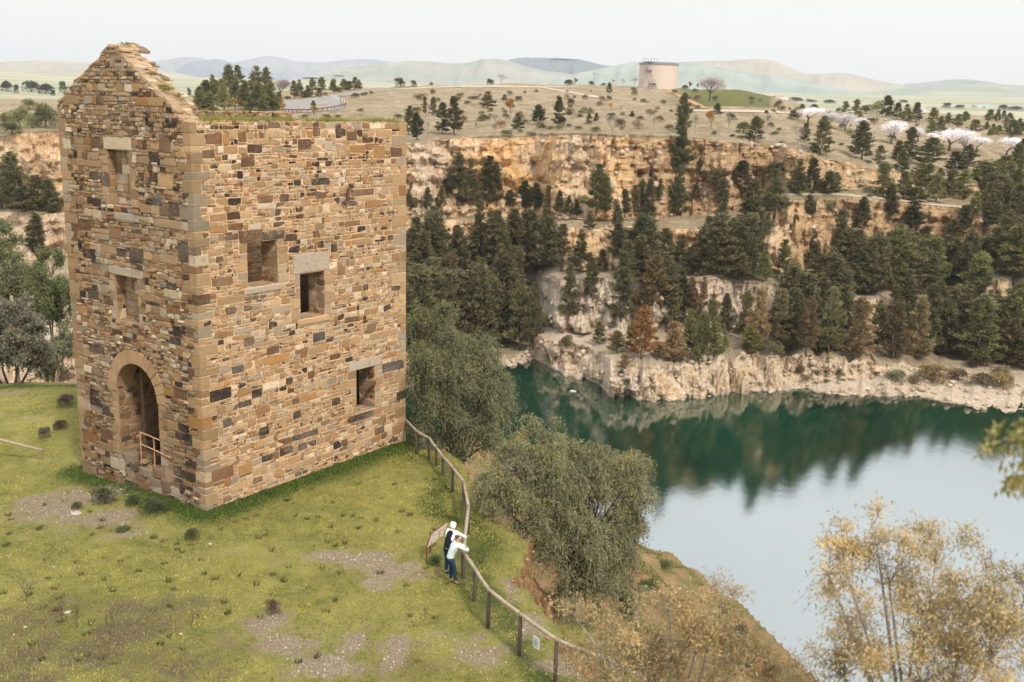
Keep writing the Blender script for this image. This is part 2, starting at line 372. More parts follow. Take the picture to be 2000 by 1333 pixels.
# attributes per control row: rock, pale
az = np.arctan2(ray(px, y5)[:, 0], ray(px, y5)[:, 1])
rr, zz, rk, pl, si = [], [], [], [], []
cliffs = {2: 1, 4: 1, 6: 1, 8: 1}
pale_of = {1: 1.0, 2: .85, 4: .95, 6: .18, 8: .0}
for s_, n in enumerate(seg):
    (da, za), (db, zb) = R_[s_], R_[s_+1]
    for q in range(n):
        u = q/n
        rr.append(da+(db-da)*u); zz.append(za+(zb-za)*u); si.append(s_)
        rk.append(np.full(KX, 1.0 if s_ in cliffs else 0.0)); pl.append(np.full(KX, pale_of.get(s_, .3)))
rr.append(R_[-1][0]); zz.append(R_[-1][1]); rk.append(np.zeros(KX)); pl.append(np.full(KX, .3)); si.append(len(seg))
D = np.array(rr); Z = np.array(zz); RK = np.array(rk); PL = np.array(pl); SI = np.array(si)
AZ = np.broadcast_to(az, D.shape)
Xw = D*np.sin(AZ); Yw = D*np.cos(AZ)
# relief: vertical ribs and lumps on the cliffs, gentle on the benches
lx = AZ*200
far = D > 620
rib = fbm(lx*.22, Z*.05, 0, 5, 31); lump = fbm(Xw*.18, Yw*.18, Z*.25, 4, 33); fine = fbm(lx*.9, Z*.5, 0, 3, 35)
edge_f = np.zeros_like(D)
amp = RK*1.0
led = fbm(lx*.05, Z*.9, 0, 2, 51); ledge = np.floor(led*3)/3; ribw = np.where((SI == 2)[:, None], .45, 1.0); D2 = D + amp*(rib*2.2*ribw+lump*(1.5+.9*(SI == 2)[:, None])+fine*1.2-np.abs(fbm(lx*.5, Z*.16, 0, 4, 39))*np.where((SI == 8)[:, None], .8, 1.4)*ribw-np.abs(fbm(lx*.35, Z*.35, 0, 4, 52))*1.0+ledge*.8)
bench = (RK < .5) & (SI[:, None] >= 3) & (SI[:, None] <= 11)
Z2 = Z + bench*(fbm(Xw*.07, Yw*.07, 0, 4, 41)*.55+fbm(Xw*.4, Yw*.4, 0, 3, 43)*.16) + RK*fbm(lx*.4, Z*.4, 0, 3, 45)*.35
Z2 = Z2 + far*(D < 2500)*fbm(Xw*.004, Yw*.004, 0, 3, 47)*2
# keep rows in front of and behind a cliff joined to its ragged line
for i in range(1, len(SI)):
    if RK[i, 0] < .5 and RK[i-1, 0] > .5:
        off = (D2[i-1]-D[i-1])
        for k in range(0, 5):
            if i+k < len(SI) and RK[i+k, 0] < .5: D2[i+k] += off*(1-k/5)
    if RK[i, 0] > .5 and RK[i-1, 0] < .5 and SI[i] > 2:
        off = (D2[i]-D[i])
        for k in range(1, 5): D2[i-k] += off*(1-k/5)
low = (SI <= 1); D2[low] = D[low]
Xw = D2*np.sin(AZ); Yw = D2*np.cos(AZ)
PL = PL + 0*D
# pale streaked section at the left end of the top cliff, white quarry face colours
pxr = np.broadcast_to(px, D.shape)
top = (SI == 8)[:, None]; PL = np.where(top, .75*np.exp(-((pxr-835)/55)**2)+.25*np.exp(-((pxr-1120)/30)**2)+.35*sm(-pxr, -130, -40), PL)
PL = np.where((SI == 6)[:, None] & (pxr < 150), .55, PL)
PL = np.where((SI == 4)[:, None] & (pxr > 1680), .5, PL)
PL = np.where((SI == 2)[:, None], .62+.25*np.exp(-((pxr-1300)/200)**2)-.3*sm(pxr, 1050, 1240)*(pxr < 1200)*0, PL)
STR = np.where(top, sm(pxr, 1180, 1260), 0)+np.where((SI == 6)[:, None], sm(pxr, 1520, 1600), 0)+np.where((SI == 7)[:, None]&(pxr > 1540), .4, 0)
# bare pale sand on the waterside bench and along the shore
SAND = np.where((SI == 3)[:, None], np.exp(-((pxr-1120)/90)**2)*1.0+.5*np.exp(-((pxr-1350)/130)**2)+.6*sm(pxr, 1850, 1950), 0)+np.where((SI == 5)[:, None], .35, 0)
SAND = np.where((SI == 2)[:, None] & (Z < WATER_Z+1.0+2.2*sm(pxr, 1500, 1900)), 1.0, SAND); RK = np.where((SI == 2)[:, None] & (Z < WATER_Z+.6+2.2*sm(pxr, 1550, 1900)), 0.0, RK)
GRN = np.where((SI == 10)[:, None], .9*sm(pxr, 1270, 1340)*(1-sm(pxr, 1480, 1500)), 0)+np.where((SI >= 13)[:, None], 1.0, 0)
GRN = GRN + np.where((SI == 7)[:, None], .35*sm(pxr, 1540, 1560)*(1-sm(pxr, 1640, 1700)), 0)
FLD = (D > 600).astype(float)
ff = np.arange(D.size).reshape(D.shape); fF = np.stack([ff[:-1, :-1], ff[:-1, 1:], ff[1:, 1:], ff[1:, :-1]], -1).reshape(-1, 4)
t = MT('pit_terrain', .95, .1)
n1 = t.noise(.035, 5); n2 = t.noise(.16, 6, .65); n3 = t.noise(.9, 6, .7); n4 = t.noise(3.5, 4, .7)
gr = t.ramp(n2, (.28, (.18, .145, .07)), (.48, (.37, .28, .165)), (.66, (.52, .41, .26)))
gr = t.mix(t.mr(n3, .4, .68, 0, .7), gr, (.115, .095, .055))
gr = t.mix(t.mr(n4, .45, .7, 0, .5), gr, (.44, .36, .25))
green = t.ramp(n3, (.3, (.07, .085, .02)), (.7, (.17, .17, .045)))
sand = t.ramp(n3, (.3, (.46, .34, .23)), (.7, (.72, .60, .46)))
fld = t.ramp(t.noise(.0035, 2, .5, stretch=(1, 2.2, 1)), (.35, (.42, .38, .27)), (.5, (.34, .335, .22)), (.62, (.23, .27, .17)), (.75, (.42, .38, .26)))
c = t.mix(t.attr('green'), gr, green); c = t.mix(t.attr('sand'), c, sand); c = t.mix(t.attr('field'), c, fld)
sv = t.noise(.9, 9, .78, stretch=(1, 1, .2), dist=.8); sb = t.noise(.10, 5, .6, stretch=(1, 1, .6)); lay = t.noise(.9, 6, .75, stretch=(.35, .35, 2.2), dist=1.5)
org = t.ramp(sv, (.28, (.34, .16, .055)), (.40, (.70, .38, .13)), (.52, (.86, .56, .27)), (.68, (.88, .72, .50)))
org = t.mix(t.mr(sb, .42, .6, 0, .85), org, t.ramp(sv, (.3, (.62, .40, .23)), (.6, (.86, .69, .50))))
org = t.mix(t.mr(t.noise(.07, 4), .55, .68, 0, .6), org, (.50, .26, .07))
wht = t.ramp(sv, (.3, (.26, .19, .13)), (.45, (.62, .50, .37)), (.6, (.84, .72, .57)), (.75, (.86, .77, .66)))
wht = t.mix(t.mr(sb, .5, .66, 0, .75), wht, t.ramp(sv, (.3, (.44, .24, .12)), (.7, (.74, .53, .35))))
strt = t.ramp(lay, (.3, (.11, .065, .035)), (.46, (.46, .29, .15)), (.60, (.70, .49, .28)), (.75, (.74, .62, .46)))
rk_ = t.mix(t.attr('pale'), org, wht); rk_ = t.mix(t.attr('strata'), rk_, strt)
rk_ = t.mix(t.mr(n4, .58, .72, 0, .25), rk_, (.12, .08, .05))
# scrub greens the ledges and gullies
rk_ = t.mix(t.mr(t.noise(.22, 6, .7), .60, .70, 0, .4), rk_, (.12, .10, .055))
f = t.mr(t.math('ADD', t.attr('rock'), t.math('MULTIPLY', t.math('SUBTRACT', n3, .5), .6)), .45, .6)
crk = t.noise(1.4, 8, .8, stretch=(1, 1, .35), dist=1.2); rk_ = t.mix(t.mr(crk, .34, .39, .45, 0), rk_, (.085, .055, .035)); rk_ = t.mix(t.mr(n4, .3, .6, .2, 0), rk_, (.10, .07, .05))
c = t.mix(f, c, rk_)
t.color(c); h = t.math('ADD', t.math('MULTIPLY', n3, 1.0), t.math('ADD', t.math('MULTIPLY', n4, .5), t.math('MULTIPLY', lay, .7))); t.bump(h, 1.0, .8)
M_PIT = t.m
FV = np.stack([Xw.ravel(), Yw.ravel(), Z2.ravel()], 1)
me = mesh('far_terrain', FV, fF, [M_PIT], True, {'rock': RK.ravel(), 'pale': PL.ravel(), 'strata': STR.ravel(), 'sand': SAND.ravel(), 'green': GRN.ravel(), 'field': FLD.ravel()})
sf = (RK[:-1, :-1] < .5).ravel() | (np.abs(PL[:-1, :-1]*0) > 1).ravel(); me.polygons.foreach_set('use_smooth', sf)
far_o = ob('terrain', me, kind='structure')
FAR = BVHTree.FromPolygons(FV.tolist(), fF.tolist())
def hit(x, y):
    d = Vector(ray(x, y)).normalized(); o = Vector(CAM)
    a = NEAR.ray_cast(o, d); b = FAR.ray_cast(o, d)
    c_ = [h_ for h_ in (a, b) if h_[0] is not None]
    if not c_: return None
    p = min(c_, key=lambda h_: h_[3])
    return p[0]
def drop(x, y, which=None):
    r = (which or NEAR).ray_cast(Vector((x, y, 400)), Vector((0, 0, -1)))
    return r[0].z if r[0] is not None else 0.0

# ------------------------------------------------------------------ water
t = MT('pit_water', .015, 1.0); t.b.inputs['IOR'].default_value = 2.4
n = t.noise(.05, 4); t.color(t.ramp(n, (.35, (.0008, .017, .009)), (.65, (.003, .038, .020))))
w1 = t.noise(1.1, 4, .6, stretch=(1, .55, 1)); w2 = t.noise(6.5, 5, .8, stretch=(1, .6, 1))
calm = t.mr(t.noise(.02, 2), .4, .6, .6, 1.0)
t.bump(t.math('MULTIPLY', t.math('ADD', w1, t.math('MULTIPLY', w2, .35)), calm), .13, .06)
M_WATER = t.m
V = [(-160, 10, WATER_Z), (240, 10, WATER_Z), (240, 260, WATER_Z), (-160, 260, WATER_Z)]
ob('water', mesh('water', V, [(0, 1, 2, 3)], [M_WATER]), kind='structure')

# ------------------------------------------------------------------ hills beyond the plain
t = MT('hill_pasture', .95, .05)
n1 = t.noise(.0012, 4, .55, dist=.4); n2 = t.noise(.006, 5, .6)
c = t.ramp(n1, (.35, (.36, .335, .28)), (.5, (.29, .28, .24)), (.62, (.24, .25, .21)), (.75, (.38, .355, .30)))
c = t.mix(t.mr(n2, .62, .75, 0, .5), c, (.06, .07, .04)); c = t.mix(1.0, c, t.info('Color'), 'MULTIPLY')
t.color(c); M_HILL = t.m
def hill(pts, d, depth, col, ybase):
    P = np.array(pts, float); n = 160; xs = np.linspace(P[0, 0], P[-1, 0], n)
    k = (xs-P[0, 0]); ys = np.interp(xs, P[:, 0], P[:, 1]); ys = np.convolve(np.pad(ys, 4, 'edge'), np.ones(9)/9, 'valid')+.5*fbm(xs*.05, xs*0, 0, 3, int(d))
    r = ray(xs, ys); h = np.hypot(r[:, 0], r[:, 1]); a = np.arctan2(r[:, 0], r[:, 1]); zt = CAMH+d*r[:, 2]/h
    zb = 20+.03*d*0+np.minimum(d*.012, 60)
    V = []; m = 22
    for j in range(m):
        u = j/(m-1); prof = math.sin(math.pi*min(u/.62, 1)/2)**1.3 if u < .62 else math.cos((u-.62)/.38*math.pi/2)
        dd = d-depth+depth*1.6*u*1.0; zz_ = zb-25+(zt-zb+25)*prof
        dd = dd*(1+0*a); zz_ = zz_+-np.abs(fbm(a*45, np.full(n, u*3), 0, 4, int(d)+3))*(zt-zb)*.24*math.sin(math.pi*u)*(0 if abs(u-.62) < .04 else 1)
        V.append(np.stack([dd*np.sin(a), dd*np.cos(a), np.minimum(zz_, zt+(d-dd)*-.0+0)], 1))
    i = np.arange(m*n).reshape(m, n); F = np.stack([i[:-1, :-1], i[:-1, 1:], i[1:, 1:], i[1:, :-1]], -1).reshape(-1, 4)
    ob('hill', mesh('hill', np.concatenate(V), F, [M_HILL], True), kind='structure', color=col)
HAZE_BLUE = (.75, .82, 1.0); G1 = (.95, .98, .96); Y1 = (1.05, 1.0, .93)  # blue tints put distance haze into the farther hills' colour
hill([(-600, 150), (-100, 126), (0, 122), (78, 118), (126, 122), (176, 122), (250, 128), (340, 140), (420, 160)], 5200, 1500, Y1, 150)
hill([(180, 150), (260, 126), (300, 119), (336, 116), (372, 111), (400, 116), (440, 124), (480, 119), (521, 108), (540, 111), (569, 119), (590, 122), (632, 122), (680, 117), (716, 115), (758, 120), (820, 135), (900, 150)], 8200, 1800, HAZE_BLUE, 150)
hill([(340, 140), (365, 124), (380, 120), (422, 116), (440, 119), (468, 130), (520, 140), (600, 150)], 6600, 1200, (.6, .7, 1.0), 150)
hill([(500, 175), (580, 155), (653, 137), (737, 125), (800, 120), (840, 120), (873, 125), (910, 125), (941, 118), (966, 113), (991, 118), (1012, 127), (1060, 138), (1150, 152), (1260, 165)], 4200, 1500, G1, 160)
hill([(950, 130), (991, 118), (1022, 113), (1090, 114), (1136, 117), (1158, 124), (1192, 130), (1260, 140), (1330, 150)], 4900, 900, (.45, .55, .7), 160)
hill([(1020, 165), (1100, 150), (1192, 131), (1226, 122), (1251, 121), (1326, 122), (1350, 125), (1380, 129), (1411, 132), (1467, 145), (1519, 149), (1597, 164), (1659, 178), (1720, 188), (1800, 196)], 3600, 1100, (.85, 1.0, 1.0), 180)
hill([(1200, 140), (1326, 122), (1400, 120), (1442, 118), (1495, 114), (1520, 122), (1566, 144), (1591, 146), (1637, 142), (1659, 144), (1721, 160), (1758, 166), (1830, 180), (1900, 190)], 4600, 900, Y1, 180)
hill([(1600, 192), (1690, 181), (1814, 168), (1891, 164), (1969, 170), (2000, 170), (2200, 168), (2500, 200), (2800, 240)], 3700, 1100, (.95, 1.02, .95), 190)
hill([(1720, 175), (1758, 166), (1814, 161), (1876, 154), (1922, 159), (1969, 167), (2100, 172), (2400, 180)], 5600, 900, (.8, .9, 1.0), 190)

# ------------------------------------------------------------------ the stone engine house
t = MT('rubble_stone', .88, .15)
cc = t.attr('Col', 'Color'); sd_ = t.n.new('ShaderNodeAttribute'); sd_.attribute_name = 'seed'
vm = t.n.new('ShaderNodeVectorMath'); vm.operation = 'ADD'
cx = t.n.new('ShaderNodeCombineXYZ'); sc_ = t.math('MULTIPLY', sd_.outputs['Fac'], 37.0)
for i in range(3): t.l.new(sc_, cx.inputs[i])
t.l.new(t.tc.outputs['Object'], vm.inputs[0]); t.l.new(cx.outputs[0], vm.inputs[1]); vv = vm.outputs[0]
a1 = t.noise(3.2, 6, .7, vec=vv, dist=2.6, stretch=(1, 1, 1.6)); a2 = t.noise(9, 5, .7, vec=vv, dist=.6); a3 = t.noise(45, 4, .8, vec=vv)
col = t.mix(t.mr(a1, .38, .58, .0, .85), cc, t.mix(1.0, cc, (1.14, .90, .64), 'MULTIPLY'))
col = t.mix(t.mr(a1, .60, .66, 0, .8), col, t.mix(1.0, cc, (.42, .30, .24), 'MULTIPLY'))
col = t.mix(t.mr(a2, .35, .7, 0, .45), col, t.mix(1.0, cc, (.68, .62, .56), 'MULTIPLY'))
col = t.mix(t.mr(a2, .60, .74, 0, .4), col, (.46, .40, .33))
col = t.mix(t.mr(a3, .4, .7, 0, .4), col, t.mix(1.0, col, (.55, .5, .46), 'MULTIPLY'))
a4 = t.noise(1.9, 5, .65, vec=vv, dist=3); col = t.mix(t.mr(a4, .55, .62, 0, .5), col, (.24, .145, .075))
col = t.mix(t.mr(a4, .30, .40, .55, 0), col, t.mix(1.0, col, (.5, .42, .36), 'MULTIPLY'))
sep = t.n.new('ShaderNodeSeparateXYZ'); t.l.new(t.tc.outputs['Object'], sep.inputs[0])
fr = t.mr(sep.outputs['Y'], -.12, -.002, 1, 0)
sm1 = t.noise(3.4, 5, .7); sm2 = t.noise(.35, 3, .6)
smear = t.math('MULTIPLY', t.mr(t.math('ADD', sm1, t.math('MULTIPLY', sm2, .35)), .72, .80, 0, .85), fr)
col = t.mix(smear, col, (.53, .36, .225))
col = t.mix(t.math('MULTIPLY', t.mr(sm2, .45, .65, 0, .25), 1.0), col, (.36, .28, .19))
t.color(col); t.bump(t.math('ADD', t.math('MULTIPLY', a2, .8), t.math('MULTIPLY', a3, .5)), .9, .03); M_STONE = t.m
def mortar(name, c0, c1, c2):
    t = MT(name, .95, .1); a = t.noise(1.2, 5, .7); b = t.noise(14, 5, .75)
    c = t.mix(t.mr(a, .35, .65), c0, c1); c = t.mix(t.mr(b, .5, .75, 0, .8), c, c2); t.color(c)
    t.bump(b, .8, .03); return t.m
M_MOR_R = mortar('peach_mortar', (.62, .41, .25), (.56, .38, .235), (.40, .27, .17))
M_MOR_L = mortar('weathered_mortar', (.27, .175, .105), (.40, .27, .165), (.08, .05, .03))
M_MOR_I = mortar('shaded_inner_mortar', (.17, .105, .06), (.22, .14, .085), (.06, .04, .028))  # inner mortar darkened so the inside of the ruin looks shaded

house = ob('stone_ruin', None, label='roofless three storey sandstone engine house ruin with stepped gable and arched doorway', cat='ruin', loc=tuple(A3))
house.rotation_euler = (0, 0, BANG)

def plane_r(s, z, d): return (s, -d, z)              # right face, outward -y
def plane_l(s, z, d): return (-d, s, z)              # left face, outward -x
PAL = [((.36, .255, .145), 24), ((.42, .305, .18), 20), ((.38, .32, .24), 15), ((.31, .215, .12), 14), ((.29, .26, .21), 9), ((.56, .49, .38), 9),
       ((.32, .19, .08), 8), ((.22, .13, .065), 7), ((.14, .085, .05), 6), ((.075, .05, .035), 5), ((.038, .031, .028), 5)]
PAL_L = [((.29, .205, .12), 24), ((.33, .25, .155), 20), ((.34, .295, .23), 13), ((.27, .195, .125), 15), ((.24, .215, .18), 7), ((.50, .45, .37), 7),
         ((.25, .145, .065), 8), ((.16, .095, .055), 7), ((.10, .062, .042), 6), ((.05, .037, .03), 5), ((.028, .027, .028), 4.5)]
PAL_SHADED = [((.17, .11, .065), 30), ((.12, .078, .05), 25), ((.22, .155, .10), 20), ((.06, .045, .035), 14), ((.15, .13, .11), 10)]  # dark tones put the interior's shade into the stone colour
NAMED = {'grey': (.40, .37, .32), 'pale': (.50, .45, .36), 'dark': (.045, .036, .032), 'blue': (.05, .055, .065), 'rust': (.19, .105, .055), 'brown': (.13, .08, .05), 'tan': (.42, .30, .18), 'ochre': (.36, .22, .10), 'arch': (.44, .31, .19)}
def pick(pal):
    c = random.choices([p[0] for p in pal], [p[1] for p in pal])[0]; k = random.uniform(.82, 1.18); h = random.uniform(-.04, .04)
    return tuple(max(.01, c[i]*k*(1+(h if i == 0 else -h if i == 2 else 0))) for i in range(3))
def shade(c, a=.8, b=1.15):
    k = random.uniform(a, b); return tuple(x*k for x in c)
STONES = []   # (area, verts, faces, colour, name)
def stone(pl, s0, s1, z0, z1, col, proud=None, name='stone', rag=1.0, gap=None, mat=None):
    if gap is None: gap = .0125 if pl is plane_r else .009
    if name != 'stone': gap = .008
    w_, h_ = s1-s0, z1-z0; s0 += gap; s1 -= gap; z0 += gap; z1 -= gap
    w_, h_ = s1-s0, z1-z0
    if w_ < .03 or h_ < .02: return
    p = proud if proud is not None else random.uniform(.006, .03)
    r = min(min(w_, h_)*.26, .045)*rag; R = lambda: random.uniform(.15, 1)*r
    j = min(.022, min(w_, h_)*.12)*rag; J = lambda: random.uniform(-j, j)
    o = []
    for (cx_, cy_, dx, dy) in ((s0, z0, 1, 1), (s1, z0, -1, 1), (s1, z1, -1, -1), (s0, z1, 1, -1)):
        a, b = R(), R()
        c1_, c2_ = (cx_, cy_+dy*b), (cx_+dx*a, cy_)
        if (dx*dy) < 0: c1_, c2_ = c2_, c1_
        o += [c1_, c2_]
    o = [(a+J(), b+J()) for a, b in o]
    mxs, mzs = (s0+s1)/2, (z0+z1)/2; bev = min(.018, min(w_, h_)*.16)
    fx, fz = 1-2*bev/w_, 1-2*bev/h_
    tx, tz = random.uniform(-.012, .012), random.uniform(-.012, .012)
    V = [pl(a, b, -.03) for a, b in o]+[pl(a, b, p*.55) for a, b in o]
    V += [pl(mxs+(a-mxs)*fx, mzs+(b-mzs)*fz, p+tx*(a-mxs)/w_*2+tz*(b-mzs)/h_*2+random.uniform(-.003, .003)) for a, b in o]
    V.append(pl(mxs+random.uniform(-.15, .15)*w_, mzs+random.uniform(-.15, .15)*h_, p+random.uniform(-.002, .010)))
    F = [(i, (i+1) % 8, 8+(i+1) % 8, 8+i) for i in range(8)]+[(8+i, 8+(i+1) % 8, 16+(i+1) % 8, 16+i) for i in range(8)]+[(16+i, 16+(i+1) % 8, 24) for i in range(8)]
    STONES.append((w_*h_, V, F, col, name))

def wall_pack(pl, smax, zmax, blocked, marks, pal, seed, zmin=-.5, smin=0.0, hmin=.10, hmax=.34, thin=.38, proud=(.005, .028), visible=1.0, low_tone=None):
    """fill a wall face with rough coursed rubble around openings and set stones"""
    random.seed(seed); g = .03; ns = int(round((smax-smin)/g)); nz_ = int(round((zmax-zmin)/g)); occ = np.zeros((nz_, ns), bool)
    SS, ZZ = np.meshgrid(smin+(np.arange(ns)+.5)*g, zmin+(np.arange(nz_)+.5)*g); occ |= blocked(SS, ZZ)
    def R_ix(s0, s1, z0, z1): return (slice(max(0, int(round((z0-zmin)/g))), max(0, int(round((z1-zmin)/g)))), slice(max(0, int(round((s0-smin)/g))), max(0, int(round((s1-smin)/g)))))
    for (s0, s1, z0, z1) in marks: occ[R_ix(s0, s1, z0, z1)] = True
    def put(i0, i1, k0, k1):
        sub = occ[k0:k1, i0:i1]
        if sub.size == 0: return
        a = (i1-i0)*g*(k1-k0)*g
        c = pick(pal)
        if a < .018 and random.random() < .22: c = pick(pal[-4:])
        if low_tone: c = low_tone(c, smin+i0*g, zmin+k0*g)
        stone(pl, smin+i0*g, smin+i1*g, zmin+k0*g, zmin+k1*g, c, random.uniform(*proud), rag=random.uniform(.6, 1.8))
        occ[k0:k1, i0:i1] = True
    def fill(k0, k1, i0, i1):
        """fill free part of band"""
        i = i0
        while i < i1:
            if occ[k0:k1, i].any(): i += 1; continue
            j = i
            hh = (k1-k0)*g
            want = int(max(3, random.lognormvariate(math.log(max(.16, hh*1.55)), .42)/g))
            while j < i1 and j-i < want and not occ[k0:k1, j].any(): j += 1
            rest = 0
            while j+rest < i1 and rest < 4 and not occ[k0:k1, j+rest].any(): rest += 1
            if rest < 4: j += rest
            n = k1-k0; q = random.random()
            if (hh > .17 and q < thin) or hh > .46:
                nr = 2 if hh < .3 or random.random() < .6 else 3; cuts = sorted(random.sample(range(2, n-1), nr-1)) if n > 5 else []
                cuts = [0]+cuts+[n]
                for a, b in zip(cuts, cuts[1:]):
                    if b-a < 1: continue
                    ii = i
                    while ii < j:
                        jj = min(j, ii+random.randint(4, 16))
                        if j-jj < 4: jj = j
                        put(ii, jj, k0+a, k0+b); ii = jj
            else: put(i, j, k0, k1)
            i = j
    k = 0
    while k < nz_:
        h = int(round(random.uniform(hmin, hmax)/g)); k1 = min(nz_, k+h)
        if nz_-k1 < 3: k1 = nz_
        fill(k, k1, 0, ns); k = k1
    # leftovers: small stones beside openings and set stones
    for k in range(nz_):
        i = 0
        while i < ns:
            if occ[k, i]: i += 1; continue
            j = i; kk = k+1
            while j < ns and not occ[k, j] and j-i < 12: j += 1
            while kk < nz_ and kk-k < 6 and not occ[kk, i:j].any(): kk += 1
            if (j-i) >= 2 and (kk-k) >= 2: put(i, j, k, kk)
            else: occ[k, i:j] = True
            i = j
ZTOP = 14.22
W1 = (2.30, 3.80, 8.15, 9.84); W2 = (4.88, 6.22, 6.55, 8.37); W3 = (7.97, 9.13, 1.94, 3.87)
N1 = (3.62, 4.97, 11.02, 13.08); N2 = (3.53, 4.95, 6.60, 8.36)
ARC = (3.97, 3.66, 1.33, 1.88); ARB = .72
GAB = [(0, 14.25), (.55, 14.3), (.88, 14.69), (1.37, 15.04), (2.04, 15.4), (2.55, 15.71), (3.05, 16.14), (3.66, 16.5), (3.85, 16.78), (4.5, 16.8), (4.97, 16.57), (5.09, 16.36), (5.5, 16.22), (5.81, 16.03), (6.4, 15.7), (7.0, 15.41), (7.45, 15.07), (7.8, 14.8), (8.1, 14.55)]
def in_rect(s, z, r, e=0.0): return (s > r[0]-e) & (s < r[1]+e) & (z > r[2]-e) & (z < r[3]+e)
def in_arch(s, z, r=ARC[2]): return ((np.abs(s-ARC[0]) < r) & (z > ARB) & (z <= ARC[1])) | ((np.hypot(s-ARC[0], z-ARC[1]) < r) & (z > ARC[1]))
gab_s, gab_z = zip(*GAB)
def blk_r(s, z): return in_rect(s, z, W1) | in_rect(s, z, W2) | in_rect(s, z, W3)
def blk_l(s, z): return in_rect(s, z, N1) | in_rect(s, z, N2) | in_arch(s, z) | ((np.hypot(s-ARC[0], z-ARC[1]) < ARC[3]) & (z > ARC[1]-.02)) | (z > np.interp(s, gab_s, gab_z)-.03) | ((z > .1) & (z < 1.2) & (s > 1.9) & (s < 4.9))
# set stones seen one by one in the photograph: (s0, s1, z0, z1, colour, name)
SETR = [(1.95, 3.06, 9.86, 10.30, 'brown', 'lintel'), (3.06, 4.13, 9.86, 10.20, 'dark', 'lintel'), (4.54, 6.46, 8.40, 9.16, 'grey', 'lintel'), (7.50, 9.52, 3.88, 4.28, 'grey', 'lintel'),
        (1.3, 1.9, 10.0, 10.22, 'brown', 'stone'), (1.45, 2.15, 10.35, 10.62, 'rust', 'stone'), (.65, 1.35, 13.45, 13.85, 'rust', 'stone'), (1.37, 1.66, 13.40, 13.82, 'ochre', 'stone'),
        (2.05, 2.45, 13.52, 13.85, 'rust', 'stone'), (1.95, 2.25, 12.2, 12.5, 'dark', 'stone'), (2.15, 2.8, 12.62, 12.98, 'brown', 'stone'), (.45, 1.0, 12.95, 13.28, 'brown', 'stone'),
        (6.35, 6.75, 13.1, 13.5, 'grey', 'stone'), (7.7, 8.6, 13.0, 13.35, 'ochre', 'stone'), (10.1, 11.0, 12.8, 13.2, 'brown', 'stone'), (9.1, 9.8, 12.75, 13.3, 'ochre', 'stone'),
        (4.9, 5.6, 13.2, 13.6, 'brown', 'stone'), (5.7, 6.1, 13.7, 14.05, 'brown', 'stone'), (6.9, 7.5, 13.6, 14.0, 'dark', 'stone'), (7.55, 8.1, 13.5, 13.9, 'brown', 'stone'),
        (6.55, 6.95, 9.05, 9.42, 'dark', 'stone'), (5.85, 6.2, 9.3, 9.6, 'dark', 'stone'), (9.55, 11.0, 3.42, 3.85, 'blue', 'stone'), (8.35, 9.2, 2.95, 3.2, 'brown', 'stone'),
        (7.55, 9.0, 1.60, 1.92, 'dark', 'window_sill'), (2.1, 3.95, 7.90, 8.13, 'grey', 'window_sill'), (4.75, 6.4, 6.30, 6.53, 'tan', 'window_sill'),
        (5.5, 6.2, 5.5, 5.9, 'blue', 'stone'), (3.1, 3.75, 5.4, 5.75, 'brown', 'stone'), (2.0, 2.5, 5.95, 6.3, 'brown', 'stone'), (1.4, 2.0, 5.0, 5.3, 'blue', 'stone'), (2.3, 2.85, 3.85, 4.2, 'dark', 'stone'),
        (.35, 1.35, 4.1, 4.55, 'dark', 'stone'), (.0, .0, 0, 0, 'dark', 'stone'), (2.6, 3.1, 2.25, 2.6, 'dark', 'stone'), (6.5, 7.0, 2.6, 2.9, 'dark', 'stone'), (4.35, 4.8, 2.5, 2.85, 'dark', 'stone'),
        (3.6, 4.3, 1.15, 1.5, 'dark', 'stone'), (4.6, 5.1, 1.1, 1.45, 'dark', 'stone'), (.3, 1.3, 1.0, 1.5, 'rust', 'stone'), (1.55, 2.2, .9, 1.35, 'ochre', 'stone'), (.9, 1.3, 3.0, 3.35, 'blue', 'stone'),
        (7.3, 8.2, 6.0, 6.25, 'brown', 'stone'), (8.6, 9.2, 5.4, 5.8, 'rust', 'stone'), (6.9, 7.4, 8.05, 8.45, 'rust', 'stone'), (9.5, 10.0, 9.9, 10.3, 'ochre', 'stone'), (7.6, 8.05, 10.85, 11.1, 'blue', 'stone')]
